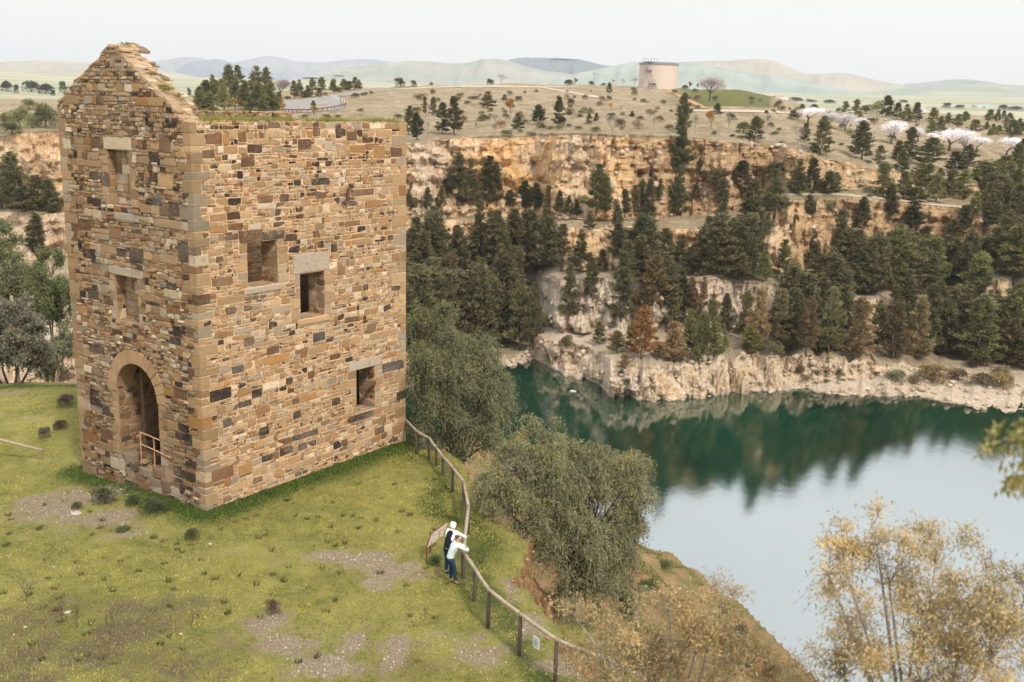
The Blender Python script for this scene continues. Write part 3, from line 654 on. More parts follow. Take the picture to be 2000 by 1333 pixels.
SETL = [(3.40, 5.14, 13.10, 13.56, 'pale', 'lintel'), (3.12, 5.27, 8.38, 8.72, 'grey', 'lintel'), (3.15, 4.75, 10.5, 10.78, 'grey', 'stone'),
        (3.0, 3.9, 8.95, 9.5, 'dark', 'stone'), (4.1, 4.7, 9.1, 9.4, 'dark', 'stone'), (4.35, 5.1, 9.75, 10.2, 'rust', 'stone'), (.35, .95, 9.3, 9.95, 'dark', 'stone'), (1.1, 1.75, 13.1, 13.7, 'brown', 'stone'),
        (1.85, 2.4, 12.75, 13.1, 'dark', 'stone'), (.75, 1.35, 10.9, 11.4, 'dark', 'stone'), (1.75, 2.3, 11.2, 11.5, 'blue', 'stone'), (4.95, 5.4, 11.7, 12.2, 'dark', 'stone'), (6.3, 7.2, 9.9, 10.3, 'brown', 'stone'),
        (7.2, 8.0, 9.4, 10.1, 'brown', 'stone'), (6.1, 7.0, 8.8, 9.2, 'dark', 'stone'), (5.3, 5.9, 13.1, 13.5, 'brown', 'stone'), (5.6, 6.2, 11.9, 12.2, 'dark', 'stone'), (5.5, 6.1, 10.9, 11.2, 'dark', 'stone'),
        (1.1, 1.75, 8.2, 8.45, 'dark', 'stone'), (1.0, 1.8, 7.3, 7.6, 'rust', 'stone'), (.9, 1.5, 6.5, 6.9, 'dark', 'stone'), (1.0, 1.7, 6.15, 6.4, 'blue', 'stone'), (.05, .75, 6.4, 6.95, 'brown', 'stone'),
        (.1, .7, 4.95, 5.4, 'brown', 'stone'), (6.9, 7.7, 6.55, 6.85, 'ochre', 'stone'), (6.1, 6.8, 7.2, 7.6, 'dark', 'stone'), (5.1, 5.8, 7.1, 7.4, 'brown', 'stone'), (5.9, 7.0, 5.0, 5.35, 'dark', 'stone'),
        (.8, 1.6, 4.1, 4.5, 'brown', 'stone'), (5.6, 6.4, 2.5, 2.9, 'dark', 'stone'), (5.5, 6.6, 1.5, 1.9, 'brown', 'stone'), (6.8, 7.9, 1.1, 1.6, 'rust', 'stone'), (.15, .6, 2.1, 2.7, 'brown', 'stone'),
        (5.0, 6.0, .35, .85, 'grey', 'stone'), (3.4, 4.2, -.15, .30, 'rust', 'stone'), (2.3, 3.3, -.1, .35, 'grey', 'stone'), (1.5, 2.2, .1, .5, 'grey', 'stone'), (1.35, 1.6, 1.1, 1.4, 'dark', 'stone'),
        (3.3, 3.75, 12.0, 12.0, 'dark', 'stone'), (7.3, 7.95, 12.95, 13.4, 'pale', 'stone'), (1.05, 1.95, 11.9, 12.4, 'tan', 'stone')]
marks_r, marks_l = [], []
for S_, pl, mk in ((SETR, plane_r, marks_r), (SETL, plane_l, marks_l)):
    for s0, s1, z0, z1, c_, nm in S_:
        if s1-s0 < .05 or z1-z0 < .05: continue
        b = NAMED[c_]; k = random.uniform(.9, 1.1)
        stone(pl, s0, s1, z0, z1, tuple(x*k for x in b), .04 if nm != 'stone' else random.uniform(.012, .03), name=nm, rag=.35 if nm != 'stone' else .9); mk.append((s0, s1, z0, z1))
# jamb stones round the windows (dressed, larger)
def jambs(pl, mk, r, pal, skip_l=False):
    for side in (0, 1):
        z = r[2]
        while z < r[3]-.05:
            h = min(random.uniform(.28, .48), r[3]-z); h = r[3]-z if r[3]-z-h < .15 else h
            w_ = random.uniform(.22, .55); s0, s1 = (r[0]-w_, r[0]-.002) if side == 0 else (r[1]+.002, r[1]+w_)
            stone(pl, s0, s1, z, z+h, pick(pal[:4]), random.uniform(.012, .02), rag=.4); mk.append((s0, s1, z, z+h)); z += h
for r in (W1, W2, W3): jambs(plane_r, marks_r, r, PAL)
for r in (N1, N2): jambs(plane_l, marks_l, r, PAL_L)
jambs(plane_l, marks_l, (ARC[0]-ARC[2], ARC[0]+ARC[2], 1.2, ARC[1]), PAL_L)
# corner stones: blocks that turn the corner
random.seed(11); z = -.8; k = 0
CORN = []
while z < ZTOP-.05:
    h = random.uniform(.22, .50); h = min(h, ZTOP-z)
    if ZTOP-z-h < .2: h = ZTOP-z
    lx_, ly_ = (random.uniform(.5, .9), random.uniform(.22, .42)) if k % 2 else (random.uniform(.2, .42), random.uniform(.45, .85))
    for (z0_, z1_, mm, L_) in ((z, z+h, marks_r, lx_), (z, z+h, marks_l, ly_)):
        pass
    clash = any(a < lx_ and z < d_ and z+h > c_ for (a, b, c_, d_) in marks_r[:0])
    CORN.append((z, z+h, lx_, ly_)); z += h; k += 1
def free_len(marks, z0, z1, L_, far=None):
    for (a, b, c_, d_) in marks:
        if c_ < z1-.02 and d_ > z0+.02:
            if far is None and a < L_: L_ = min(L_, max(a, .2)) if a > .15 else L_
            if far is not None and b > far-L_: L_ = min(L_, max(far-b, .2)) if far-b > .15 else L_
    return L_
for (z0, z1, lx_, ly_) in CORN:
    lx_, ly_ = free_len(marks_r, z0, z1, lx_), free_len(marks_l, z0, z1, ly_)
    p = random.uniform(.012, .026); g = .006; c_ = shade(pick(PAL if random.random() < .5 else PAL[:5]), .72, .98); b = .02; bot, top_ = z0+g, z1-g
    o1 = [(lx_-g, .05), (lx_-g, -p), (-p, -p), (-p, ly_-g), (.05, ly_-g)]
    V = [];
    for (zz_, e) in ((bot, b), (bot+b, 0), (top_-b, 0), (top_, b)):
        for q, (a, d) in enumerate(o1):
            a_ = a-e*(q in (0, 1))+e*(q in (2, 3)); d_ = d+e*(q in (1, 2))-e*(q in (3, 4)); V.append((a_+random.uniform(-.012, .012), d_+random.uniform(-.012, .012), zz_+random.uniform(-.008, .008)))
    F = []
    for r_ in range(3):
        for q in range(4): F.append((r_*5+q, (r_+1)*5+q, (r_+1)*5+q+1, r_*5+q+1))
    F += [(0, 1, 2, 3, 4), (19, 18, 17, 16, 15)]
    STONES.append(((lx_+ly_)*(z1-z0)*3, V, F, tuple(x*1.0 for x in c_), 'corner_stone'))
    marks_r.append((0, lx_, z0, z1)); marks_l.append((0, ly_, z0, z1))
for pl, mk, smax, zt, pal in ((plane_r, marks_r, BX, ZTOP, PAL), (plane_l, marks_l, BY, 14.5, PAL_L)):
    z, k = -.8, 0
    while z < zt-.05:
        h = random.uniform(.30, .55); h = min(h, zt-z); h = zt-z if zt-z-h < .2 else h; l_ = random.uniform(.55, .95) if k % 2 else random.uniform(.3, .5)
        l_ = free_len(mk, z, z+h, l_, smax)
        c_ = pick(pal[:5]) if random.random() < .8 else pick(pal)
        stone(pl, smax-l_, smax, z, z+h, c_, random.uniform(.012, .026), name='corner_stone', rag=.35); mk.append((smax-l_, smax, z, z+h)); z += h; k += 1
low_tone_r = lambda c, s, z: shade(c, 1.0, 1.35) if z < 1.0 else c  # right face: stones lighter close to the ground
wall_pack(plane_r, BX, ZTOP, blk_r, marks_r, PAL, 21, zmin=-.8, low_tone=low_tone_r)
low_dirt_l = lambda c, s, z: shade(c, .66, .85) if z < 3.8 else c  # left face: lower stones darkened by dirt
wall_pack(plane_l, BY, 16.8, blk_l, marks_l, PAL_L, 22, zmin=-1.0, proud=(.012, .075), low_tone=low_dirt_l)
# arch ring
for i in range(13):
    a0, a1 = math.pi*i/13, math.pi*(i+1)/13; r0, r1 = ARC[2]-.01, ARC[3]; e = .006
    A_ = [(a0+e, r0), (a0+e, r1), ((a0+a1)/2, r1), (a1-e, r1), (a1-e, r0), ((a0+a1)/2, r0)]
    P_ = [(ARC[0]-math.cos(a)*r, ARC[1]+math.sin(a)*r) for a, r in A_]
    V = [plane_l(s_, z_, -.5) for s_, z_ in P_]+[plane_l(s_, z_, .025) for s_, z_ in P_]
    m_ = (sum(q[0] for q in P_)/6, sum(q[1] for q in P_)/6); V += [plane_l(m_[0]+(s_-m_[0])*.94, m_[1]+(z_-m_[1])*.94, .045) for s_, z_ in P_]
    F = [(q, (q+1) % 6, 6+(q+1) % 6, 6+q) for q in range(6)]+[(6+q, 6+(q+1) % 6, 12+(q+1) % 6, 12+q) for q in range(6)]+[(12, 13, 14, 15, 16, 17)]
    STONES.append((1.0, V, F, shade(NAMED['arch'], .72, .92), 'arch_stone'))

# openings: jamb, niche-back and inner faces
THK, TL = .95, .75
def jamb_face(pl, smin, smax, z0, z1, pal, seed, hmin=.25, hmax=.48, blocked=None, **k):
    wall_pack(pl, smax, z1, blocked or (lambda s, z: s < -99), [], pal, seed, zmin=z0, smin=smin, hmin=hmin, hmax=hmax, thin=.15, **k)
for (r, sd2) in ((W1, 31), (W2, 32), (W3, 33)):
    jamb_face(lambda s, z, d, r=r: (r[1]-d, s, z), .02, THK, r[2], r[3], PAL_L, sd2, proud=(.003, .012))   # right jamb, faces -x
    jamb_face(lambda s, z, d, r=r: (r[0]+d, s, z), .02, THK, r[2], r[3], PAL_SHADED, sd2+5, proud=(.003, .012))
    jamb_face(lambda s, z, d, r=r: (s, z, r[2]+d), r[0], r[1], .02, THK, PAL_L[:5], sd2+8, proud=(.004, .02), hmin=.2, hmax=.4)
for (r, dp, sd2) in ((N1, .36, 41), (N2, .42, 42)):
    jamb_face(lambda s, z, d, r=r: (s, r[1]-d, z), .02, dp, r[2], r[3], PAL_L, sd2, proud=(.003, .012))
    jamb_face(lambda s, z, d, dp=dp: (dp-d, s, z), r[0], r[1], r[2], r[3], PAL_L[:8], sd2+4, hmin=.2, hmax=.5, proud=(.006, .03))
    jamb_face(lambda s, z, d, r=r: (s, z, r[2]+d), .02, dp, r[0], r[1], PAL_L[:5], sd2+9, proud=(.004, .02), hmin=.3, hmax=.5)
jamb_face(lambda s, z, d: (s, ARC[0]+ARC[2]-d, z), .05, 1.05, .7, 4.35, PAL_SHADED+PAL_L[:4], 51, proud=(.005, .02), hmin=.15, hmax=.34)
jamb_face(lambda s, z, d: (s, ARC[0]+ARC[2]-.17-d, z), 1.05, 4.6, .3, 5.2, PAL_SHADED, 52, proud=(.005, .03), hmin=.12, hmax=.3)
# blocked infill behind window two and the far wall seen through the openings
jamb_face(lambda s, z, d: (s, BY-THK-d, z), .75, BX-.75, 2.0, 14.4, PAL_SHADED, 53, hmin=.2, hmax=.5)
jamb_face(lambda s, z, d: (BX-THK-d, s, z), .95, BY-.95, 1.0, 14.2, PAL_SHADED, 54, hmin=.2, hmax=.5)
# broken ledge below the arch: slabs lying in the wall thickness
def slab(x0, x1, y0, y1, z0, z1, c, rot=0., tilt=0., name='ledge_slab'):
    n = 7; mxx, myy = (x0+x1)/2, (y0+y1)/2; a, b = (x1-x0)/2, (y1-y0)/2; ring = []
    for i in range(n):
        th = 2*math.pi*(i+.5)/n+random.uniform(-.15, .15); cs, sn = math.cos(th), math.sin(th); k = 1/max(abs(cs), abs(sn)); k = min(k, 1.25)*random.uniform(.88, 1.02)
        u_, v_ = cs*a*k, sn*b*k; ring.append((mxx+u_*math.cos(rot)-v_*math.sin(rot), myy+u_*math.sin(rot)+v_*math.cos(rot)))
    V = [(x_, y_, z0+tilt*(y_-myy)) for x_, y_ in ring]+[(x_, y_, z1-.015+tilt*(y_-myy)) for x_, y_ in ring]+[(mxx+(x_-mxx)*.93, myy+(y_-myy)*.93, z1+tilt*(y_-myy)) for x_, y_ in ring]
    F = [(q, (q+1) % n, n+(q+1) % n, n+q) for q in range(n)]+[(n+q, n+(q+1) % n, 2*n+(q+1) % n, 2*n+q) for q in range(n)]+[tuple(2*n+q for q in range(n)), tuple(range(n))[::-1]]
    STONES.append(((x1-x0)*(y1-y0)*(3 if name == 'ledge_slab' else .2), V, F, c, name))
random.seed(61)
G_ = (.20, .175, .14); B_ = (.16, .10, .065); D_ = (.055, .042, .035)
slab(-.06, .55, 4.45, 5.28, .72, 1.14, G_); slab(-.08, .3, 4.05, 4.75, .60, .86, D_); slab(-.12, .62, 3.0, 4.2, .52, .80, G_, .1, .05)
slab(-.05, .4, 2.65, 3.2, .6, .98, B_, .2); slab(-.03, .6, 2.2, 2.75, .72, 1.22, B_, -.1); slab(-.02, .45, 1.95, 2.4, .9, 1.45, (.22, .19, .15), .1)
slab(-.10, .4, 3.6, 4.4, .28, .54, B_, -.05); slab(-.08, .4, 2.7, 3.55, .26, .54, G_, .06); slab(-.06, .4, 1.9, 2.7, .2, .62, B_); slab(-.05, .4, 4.35, 4.95, .1, .60, (.24, .2, .16))
slab(.5, 1.6, 2.7, 4.3, .4, .62, D_); slab(.5, 1.5, 4.2, 5.2, .5, .95, B_); slab(1.5, 3.2, 2.7, 5.1, .3, .55, D_); slab(-.02, .35, 2.35, 2.62, 1.5, 2.2, (.3, .27, .23))
slab(-.06, .4, 1.9, 3.2, -.1, .24, B_); slab(-.05, .4, 3.1, 4.1, -.1, .28, G_); slab(-.05, .4, 4.0, 4.95, -.1, .3, B_)
for i in range(60):
    y_ = random.uniform(1.9, 4.95); x_ = random.uniform(-.04, .4); z_ = random.uniform(.1, 1.0); q = random.uniform(.06, .18)
    slab(x_, x_+q*1.3, y_, y_+q*1.8, z_, z_+q*.5, pick(PAL_L), random.uniform(0, 3), name='stone')
# gable coping: ragged flat slabs stepping down both slopes
random.seed(71)
def gz_(s): return float(np.interp(s, gab_s, gab_z))
s_ = .3
while s_ < 7.95:
    x_ = -.03
    while x_ < TL+.05:
        w_ = random.uniform(.22, .55); l_ = random.uniform(.22, .5); th = random.uniform(.04, .09); zz_ = gz_(s_+l_/2)
        up = 1 if s_ < 4.2 else -1
        for lay_ in range(random.choice((1, 1, 2))):
            slab(x_+random.uniform(-.05, .04), x_+w_, s_-.02, s_+l_+random.uniform(0, .1), zz_-.10+lay_*th, zz_-.10+(lay_+1)*th, shade(random.choice(((.42, .33, .22), (.50, .43, .34), (.36, .27, .17), (.46, .37, .25), (.2, .15, .1)))), random.uniform(-.3, .3), up*random.uniform(.2, .42), 'coping_slab')
        x_ += w_*.85
    s_ += random.uniform(.13, .2)
# wall-head stones on the long walls
for (y0_, y1_, zt) in ((-.02, THK, ZTOP), (BY-THK, BY, 14.45)):
    x_ = .6
    while x_ < BX-.1:
        w_ = random.uniform(.25, .6)
        yy = y0_
        while yy < y1_-.1:
            l_ = random.uniform(.25, .5); slab(x_, x_+w_, yy, yy+l_, zt-.05, zt+random.uniform(.015, .06), pick(PAL[:6]), random.uniform(-.2, .2), random.uniform(-.04, .04), 'coping_slab'); yy += l_*.95
        x_ += w_*.95
# rear face of the far long wall's top and the far wall seen over the near wall
wall_pack(lambda s, z, d: (s, BY-THK-d, z), BX, 14.5, lambda s, z: s < -9, [], PAL, 77, zmin=14.0, smin=.8, hmin=.1, hmax=.22)

def extrude(name, outline, holes, to3, d0_, d1_, mat):
    """solid wall: 2D outline with holes, triangulated front and back, sides closed"""
    loops = [outline]+holes; vs, es = [], []
    for lp in loops:
        b = len(vs); vs += [Vector(p) for p in lp]; es += [(b+i, b+(i+1) % len(lp)) for i in range(len(lp))]
    V2, E2, F2, *_ = delaunay_2d_cdt(vs, es, [], 0, 1e-5)
    P2 = [(v.x, v.y) for v in V2]; keep = []
    for f in F2:
        cx_ = np.array([sum(P2[i][0] for i in f)/len(f)]); cy_ = np.array([sum(P2[i][1] for i in f)/len(f)])
        if inside(cx_, cy_, outline)[0] and not any(inside(cx_, cy_, h_)[0] for h_ in holes): keep.append(tuple(f))
    n = len(P2); V = [to3(a, b, d0_) for a, b in P2]+[to3(a, b, d1_) for a, b in P2]; F = keep+[tuple(n+i for i in reversed(f)) for f in keep]
    from collections import Counter
    ec = Counter();
    for f in keep:
        for i in range(len(f)): ec[tuple(sorted((f[i], f[(i+1) % len(f)])))] += 1
    F += [(a, b, n+b, n+a) for (a, b), c_ in ec.items() if c_ == 1]
    me = bpy.data.meshes.new(name); me.from_pydata(V, [], F); me.materials.append(mat)
    bm = bmesh.new(); bm.from_mesh(me); bmesh.ops.recalc_face_normals(bm, faces=bm.faces); bm.to_mesh(me); bm.free()
    return ob(name, me, house)
rc = lambda r: [(r[0], r[2]), (r[1], r[2]), (r[1], r[3]), (r[0], r[3])]
extrude('wall', [(TL, -1.2), (BX, -1.2), (BX, ZTOP), (TL, ZTOP)], [rc(W1), rc(W2), rc(W3)], plane_r, 0, -THK, M_MOR_R)
skin = [(.0, -1.2), (TL, -1.2), (TL, ZTOP), (0, ZTOP)]
extrude('wall', skin, [], plane_r, 0, -.35, M_MOR_R)
arch_h = [(ARC[0]-ARC[2], .45), (ARC[0]+ARC[2], .45)]+[(ARC[0]+math.cos(a)*ARC[2], ARC[1]+math.sin(a)*ARC[2]) for a in np.linspace(0, math.pi, 17)]
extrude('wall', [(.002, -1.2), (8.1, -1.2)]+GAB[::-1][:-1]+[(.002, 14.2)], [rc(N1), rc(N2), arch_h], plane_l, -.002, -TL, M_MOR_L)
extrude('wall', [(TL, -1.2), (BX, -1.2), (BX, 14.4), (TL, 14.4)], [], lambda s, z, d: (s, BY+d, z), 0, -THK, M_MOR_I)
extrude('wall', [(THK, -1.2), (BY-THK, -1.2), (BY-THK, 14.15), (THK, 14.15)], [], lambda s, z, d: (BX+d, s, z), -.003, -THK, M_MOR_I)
mb = MB()
mb.box(.36, TL-.01, N1[0]-.05, N1[1]+.05, N1[2]-.05, N1[3]+.05); mb.box(.42, TL-.01, N2[0]-.05, N2[1]+.05, N2[2]-.05, N2[3]+.05)
ob('niche_backing', mb.me('niche_backing', [M_MOR_I]), house, kind='stuff'); mb = MB(); mb.box(TL+.002, 1.05, 5.30, 5.9, -.5, 4.6); mb.box(1.05, 4.6, 5.13, 5.7, -.5, 5.3); mb.box(TL+.002, 4.6, 2.0, 2.64, -.5, 5.3); mb.box(TL+.002, 4.6, 2.64, 5.13, 5.05, 5.4); mb.box(.12, 4.6, 2.0, 5.9, -.6, .42); mb.box(4.6, 4.9, 2.0, 5.7, -.5, 5.4)
ob('inner_masonry', mb.me('inner_masonry', [M_MOR_I]), house)
# iron tie plate
mb = MB(); pts = []
for s2, z2 in ((7.74, 11.64), (7.68, 11.74), (7.57, 11.74), (7.50, 11.64), (7.47, 11.4), (7.45, 11.18), (7.39, 11.05), (7.29, 11.01), (7.20, 11.09)): pts.append(plane_r(s2, z2, .13))
mb.tube(pts, .07, 6); mb.tube([plane_r(7.46, 11.4, .0), plane_r(7.46, 11.4, .12)], .045, 6)
ob('iron_tie', mb.me('iron_tie', [M_RUST]), house)

# stones into objects: the 300 largest singly, the rest as one part
def stone_mesh(name, items):
    V, F, C_, Sd = [], [], [], []
    for it in items:
        b = len(V); V += it[1]; F += [tuple(i+b for i in f) for f in it[2]]; C_ += [(*it[3], 1)]*len(it[1]); Sd += [random.random()]*len(it[1])
    me = bpy.data.meshes.new(name); me.from_pydata(V, [], F); me.materials.append(M_STONE)
    a = me.attributes.new('Col', 'FLOAT_COLOR', 'POINT'); a.data.foreach_set('color', np.array(C_, np.float32).ravel())
    a = me.attributes.new('seed', 'FLOAT', 'POINT'); a.data.foreach_set('value', np.array(Sd, np.float32))
    bm = bmesh.new(); bm.from_mesh(me); bmesh.ops.recalc_face_normals(bm, faces=bm.faces); bm.to_mesh(me); bm.free()
    return me
random.seed(5)
def seen(it):   # on one of the two faces the photograph shows
    v = it[1][0]; return v[1] < .1 or v[0] < .1
groups_ = {}
for it in STONES: groups_.setdefault(it[4], []).append(it)
rest = []
LBL = {'window_sill': None}
for nm, its in groups_.items():
    its.sort(key=lambda q: -q[0]*(1 if seen(q) else .01))
    lim = 300 if nm == 'stone' else 120
    for it in its[:lim]:
        o = ob(nm, stone_mesh(nm, [it]), house)
    rest += its[lim:]
o = ob('small_stone', stone_mesh('small_stone', rest), house, kind='stuff')
print('stones', len(STONES))

# ------------------------------------------------------------------ vegetation builders
def unit(v): return v/np.maximum(np.linalg.norm(v, axis=-1, keepdims=True), 1e-9)
def tris(P, Dr, L_, W_, rng):
    """narrow triangles from points P along Dr"""
    n = len(P); s = unit(np.cross(Dr, rng.normal(size=(n, 3)))); L_ = np.broadcast_to(L_, n)[:, None]; W_ = np.broadcast_to(W_, n)[:, None]
    V = np.stack([P-s*W_/2, P+s*W_/2, P+Dr*L_], 1).reshape(-1, 3); return V, np.arange(3*n).reshape(-1, 3)
def diamonds(P, Dr, L_, W_, rng):
    n = len(P); s = unit(np.cross(Dr, rng.normal(size=(n, 3)))); L_ = np.broadcast_to(L_, n)[:, None]; W_ = np.broadcast_to(W_, n)[:, None]
    V = np.stack([P, P+Dr*L_*.45-s*W_/2, P+Dr*L_, P+Dr*L_*.45+s*W_/2], 1).reshape(-1, 3); return V, np.arange(4*n).reshape(-1, 4)
def trunk_mesh(name, h, r, seed, limbs=6, spread=.2, mat=None, fork=0, lean=0.02):
    random.seed(seed); mb = MB(); p = [(0, 0, -.04)]; n = 6
    for i in range(1, n+1): p.append((random.uniform(-lean, lean)*i, random.uniform(-lean, lean)*i, h*i/n))
    mb.tube(p, r, 6, r*.25)
    for k in range(limbs):
        u = random.uniform(.25, .92); b = Vector(p[min(n, int(u*n)+1)])*1.0; b.z = h*u; a = random.uniform(0, 6.28); l_ = spread*(1.1-u)+.05
        e = b+Vector((math.cos(a)*l_, math.sin(a)*l_, l_*random.uniform(.2, .7))); m_ = (b+e)/2+Vector((0, 0, -.02))
        mb.tube([b, m_, e], r*.4, 4, r*.12)
    return mb.me(name, [mat or M_BARK], True)
def pine_mesh(seed, wid=.5, open_=0., tiers=15):
    """conical Aleppo-like pine of height 1, crown width `wid`; tufts of needles on upswept branches"""
    rng = np.random.default_rng(seed); P, Dr, Sz = [], [], []; low = .05+.06*open_
    tip_off = rng.uniform(-.03, .03, 2); nb = int(tiers*6.5)
    for b in range(nb):
        u = rng.random()**.85; h = low+(.97-low)*u; a = rng.random()*6.283
        prof = (1-u)**.80*(.88+.12*math.sin(u*9+seed))+.05; prof *= min(1, .75+u*2.0)
        side = 1+.16*math.sin(a*2+seed)+.14*math.sin(a*3+seed*2+u*5); r = wid/2*prof*side*rng.uniform(.65, 1.12)
        m_ = max(4, int(26*(r/wid*2)+5)); t = np.sqrt(rng.random(m_))*.85+.15
        up = .30+.35*u; sag = .12
        x = np.cos(a)*r*t+rng.normal(0, .022, m_)*wid*1.6+tip_off[0]*u; y = np.sin(a)*r*t+rng.normal(0, .022, m_)*wid*1.6+tip_off[1]*u; z = h+r*t*up-(r*t)**2*sag+rng.normal(0, .012, m_)
        P.append(np.stack([x, y, z], 1)); d = np.stack([np.cos(a)*np.ones(m_), np.sin(a)*np.ones(m_), .95*np.ones(m_)], 1)+rng.normal(0, .5, (m_, 3)); Dr.append(d); Sz.append(np.full(m_, .85+.3*rng.random()))
    m_ = 30; P.append(np.stack([rng.normal(0, .012, m_), rng.normal(0, .012, m_), rng.uniform(.86, .99, m_)], 1)+np.array([*tip_off, 0])); Dr.append(rng.normal(0, .4, (m_, 3))+np.array([0, 0, 1])); Sz.append(np.full(m_, .7))
    P = np.concatenate(P); Dr = np.concatenate(Dr); Sz = np.concatenate(Sz)
    rep = 4; P = np.repeat(P, rep, 0)+rng.normal(0, .009, (len(P)*rep, 3)); Dr = unit(np.repeat(Dr, rep, 0)+rng.normal(0, .5, (len(Dr)*rep, 3))); Sz = np.repeat(Sz, rep)
    V, F = tris(P, Dr, .046*Sz, .014*Sz, rng); V[:, 2] = np.minimum(V[:, 2], 1.0)
    return mesh('crown', V, F, [M_NEEDLE])
def bush_mesh(seed, mat, flat=.75, leaf=.07, n=1500, lumps=9, airy=0.):
    """rounded shrub of width 1: leaf clumps over several uneven lobes"""
    rng = np.random.default_rng(seed); P, Dr = [], []
    for k in range(lumps):
        a = rng.random()*6.283; rr = rng.random()**.5*.28; c = np.array([math.cos(a)*rr, math.sin(a)*rr, flat*(.30+.38*rng.random())]); R_ = rng.uniform(.14, .26)
        m_ = n//lumps; d = unit(rng.normal(size=(m_, 3))); d[:, 2] = np.abs(d[:, 2])*.9+d[:, 2]*.1; rad = R_*(1-.35*rng.random(m_)**2)[:, None]*np.array([1, 1, .9])
        P.append(c+d*rad); Dr.append(d+rng.normal(0, .6, (m_, 3)))
    m_ = n//4; a = rng.random(m_)*6.283; r = .42*np.sqrt(rng.random(m_)); P.append(np.stack([np.cos(a)*r, np.sin(a)*r, rng.random(m_)*flat*.45], 1)); Dr.append(np.stack([np.cos(a), np.sin(a), .4+0*a], 1)+rng.normal(0, .5, (m_, 3)))
    P = np.concatenate(P); Dr = unit(np.concatenate(Dr)); P[:, 2] = np.maximum(P[:, 2], .0)
    V, F = tris(P, Dr, leaf*rng.uniform(.6, 1.3, len(P)), leaf*.5, rng); return mesh('foliage', V, F, [mat])
def twig_mesh(seed, levels=4, mat=None, rise=.8, r0=.022, name='branches'):
    """bare spreading tree of height about 1; returns (branch mesh, twig end points)"""
    random.seed(seed); mb = MB(); ends = []
    def go(p, d, l_, r, lv):
        q = p+d*l_*.5+Vector((random.uniform(-1, 1), random.uniform(-1, 1), random.uniform(-1, 1)))*l_*.06; e = p+d*l_
        mb.tube([p, q, e], r, 5 if lv > 2 else 3, r*.62, cap=False)
        if lv == 0: ends.append(e); return
        for k in range(random.choice((2, 3, 3))):
            a = Vector((random.uniform(-1, 1), random.uniform(-1, 1), random.uniform(-.2, 1)*rise)).normalized(); go(e, (d*.75+a*.8).normalized(), l_*random.uniform(.62, .85), r*.6, lv-1)
        if lv <= 2: ends.append(q)
    go(Vector((0, 0, -.02)), Vector((0, 0, 1)), .26, r0, levels); zmax = max(v[2] for v in mb.v); mb.v = [(x/zmax, y/zmax, z/zmax) for x, y, z in mb.v]
    return mb.me(name, [mat or M_BARKGREY]), np.array([[c/zmax for c in e] for e in ends])
def spray(ends, seed, mat, per=14, rad=.05, leaf=.03, wd=.7, name='foliage'):
    rng = np.random.default_rng(seed); P = np.repeat(ends, per, 0)+rng.normal(0, rad, (len(ends)*per, 3)); Dr = unit(rng.normal(size=P.shape)+np.array([0, 0, .2]))
    P[:, 2] = np.maximum(P[:, 2], .03); V, F = tris(P, Dr, leaf, leaf*wd, rng); return mesh(name, V, F, [mat])

PINES = [(pine_mesh(100+i, .50, (i % 3)*.4), trunk_mesh('trunk', .93, .016, i, 8, .2)) for i in range(7)]
BUSH = [bush_mesh(200+i, M_LEAF) for i in range(4)]
SCRUB = [bush_mesh(220+i, M_LEAF, .42, .06, 900, 7) for i in range(3)]
STEM = [trunk_mesh('stem', .45, .03, 40+i, 5, .35) for i in range(3)]
BARE = [twig_mesh(300+i, 5, M_BARKGREY) for i in range(3)]
BARE_T = [spray(b[1], 310+i, M_LEAF, 3, .04, .035, .25, 'dry_twigs') for i, b in enumerate(BARE)]
BLOS = [twig_mesh(330+i, 4, M_BARK, 1.0, .028) for i in range(3)]
BLOS_P = [spray(b[1], 340+i, M_BLOSSOM, 44, .075, .030, .9, 'blossom') for i, b in enumerate(BLOS)]
AUT = [spray(b[1], 350+i, M_LEAF, 26, .06, .045, .8) for i, b in enumerate(BLOS)]
CK = {'dark': (.092, .086, .037), 'green': (.135, .130, .046), 'brown': (.165, .118, .056), 'orange': (.22, .115, .036), 'olive': (.15, .145, .070), 'yellow': (.36, .215, .045), 'white': (.86, .81, .81), 'mauve': (.44, .35, .34)}
CW = {'dark': 'dark green', 'green': 'mid green', 'brown': 'brownish', 'orange': 'rust orange', 'olive': 'olive green', 'yellow': 'yellow leaved', 'white': 'white', 'mauve': 'pale mauve'}
crng = random.Random(3)
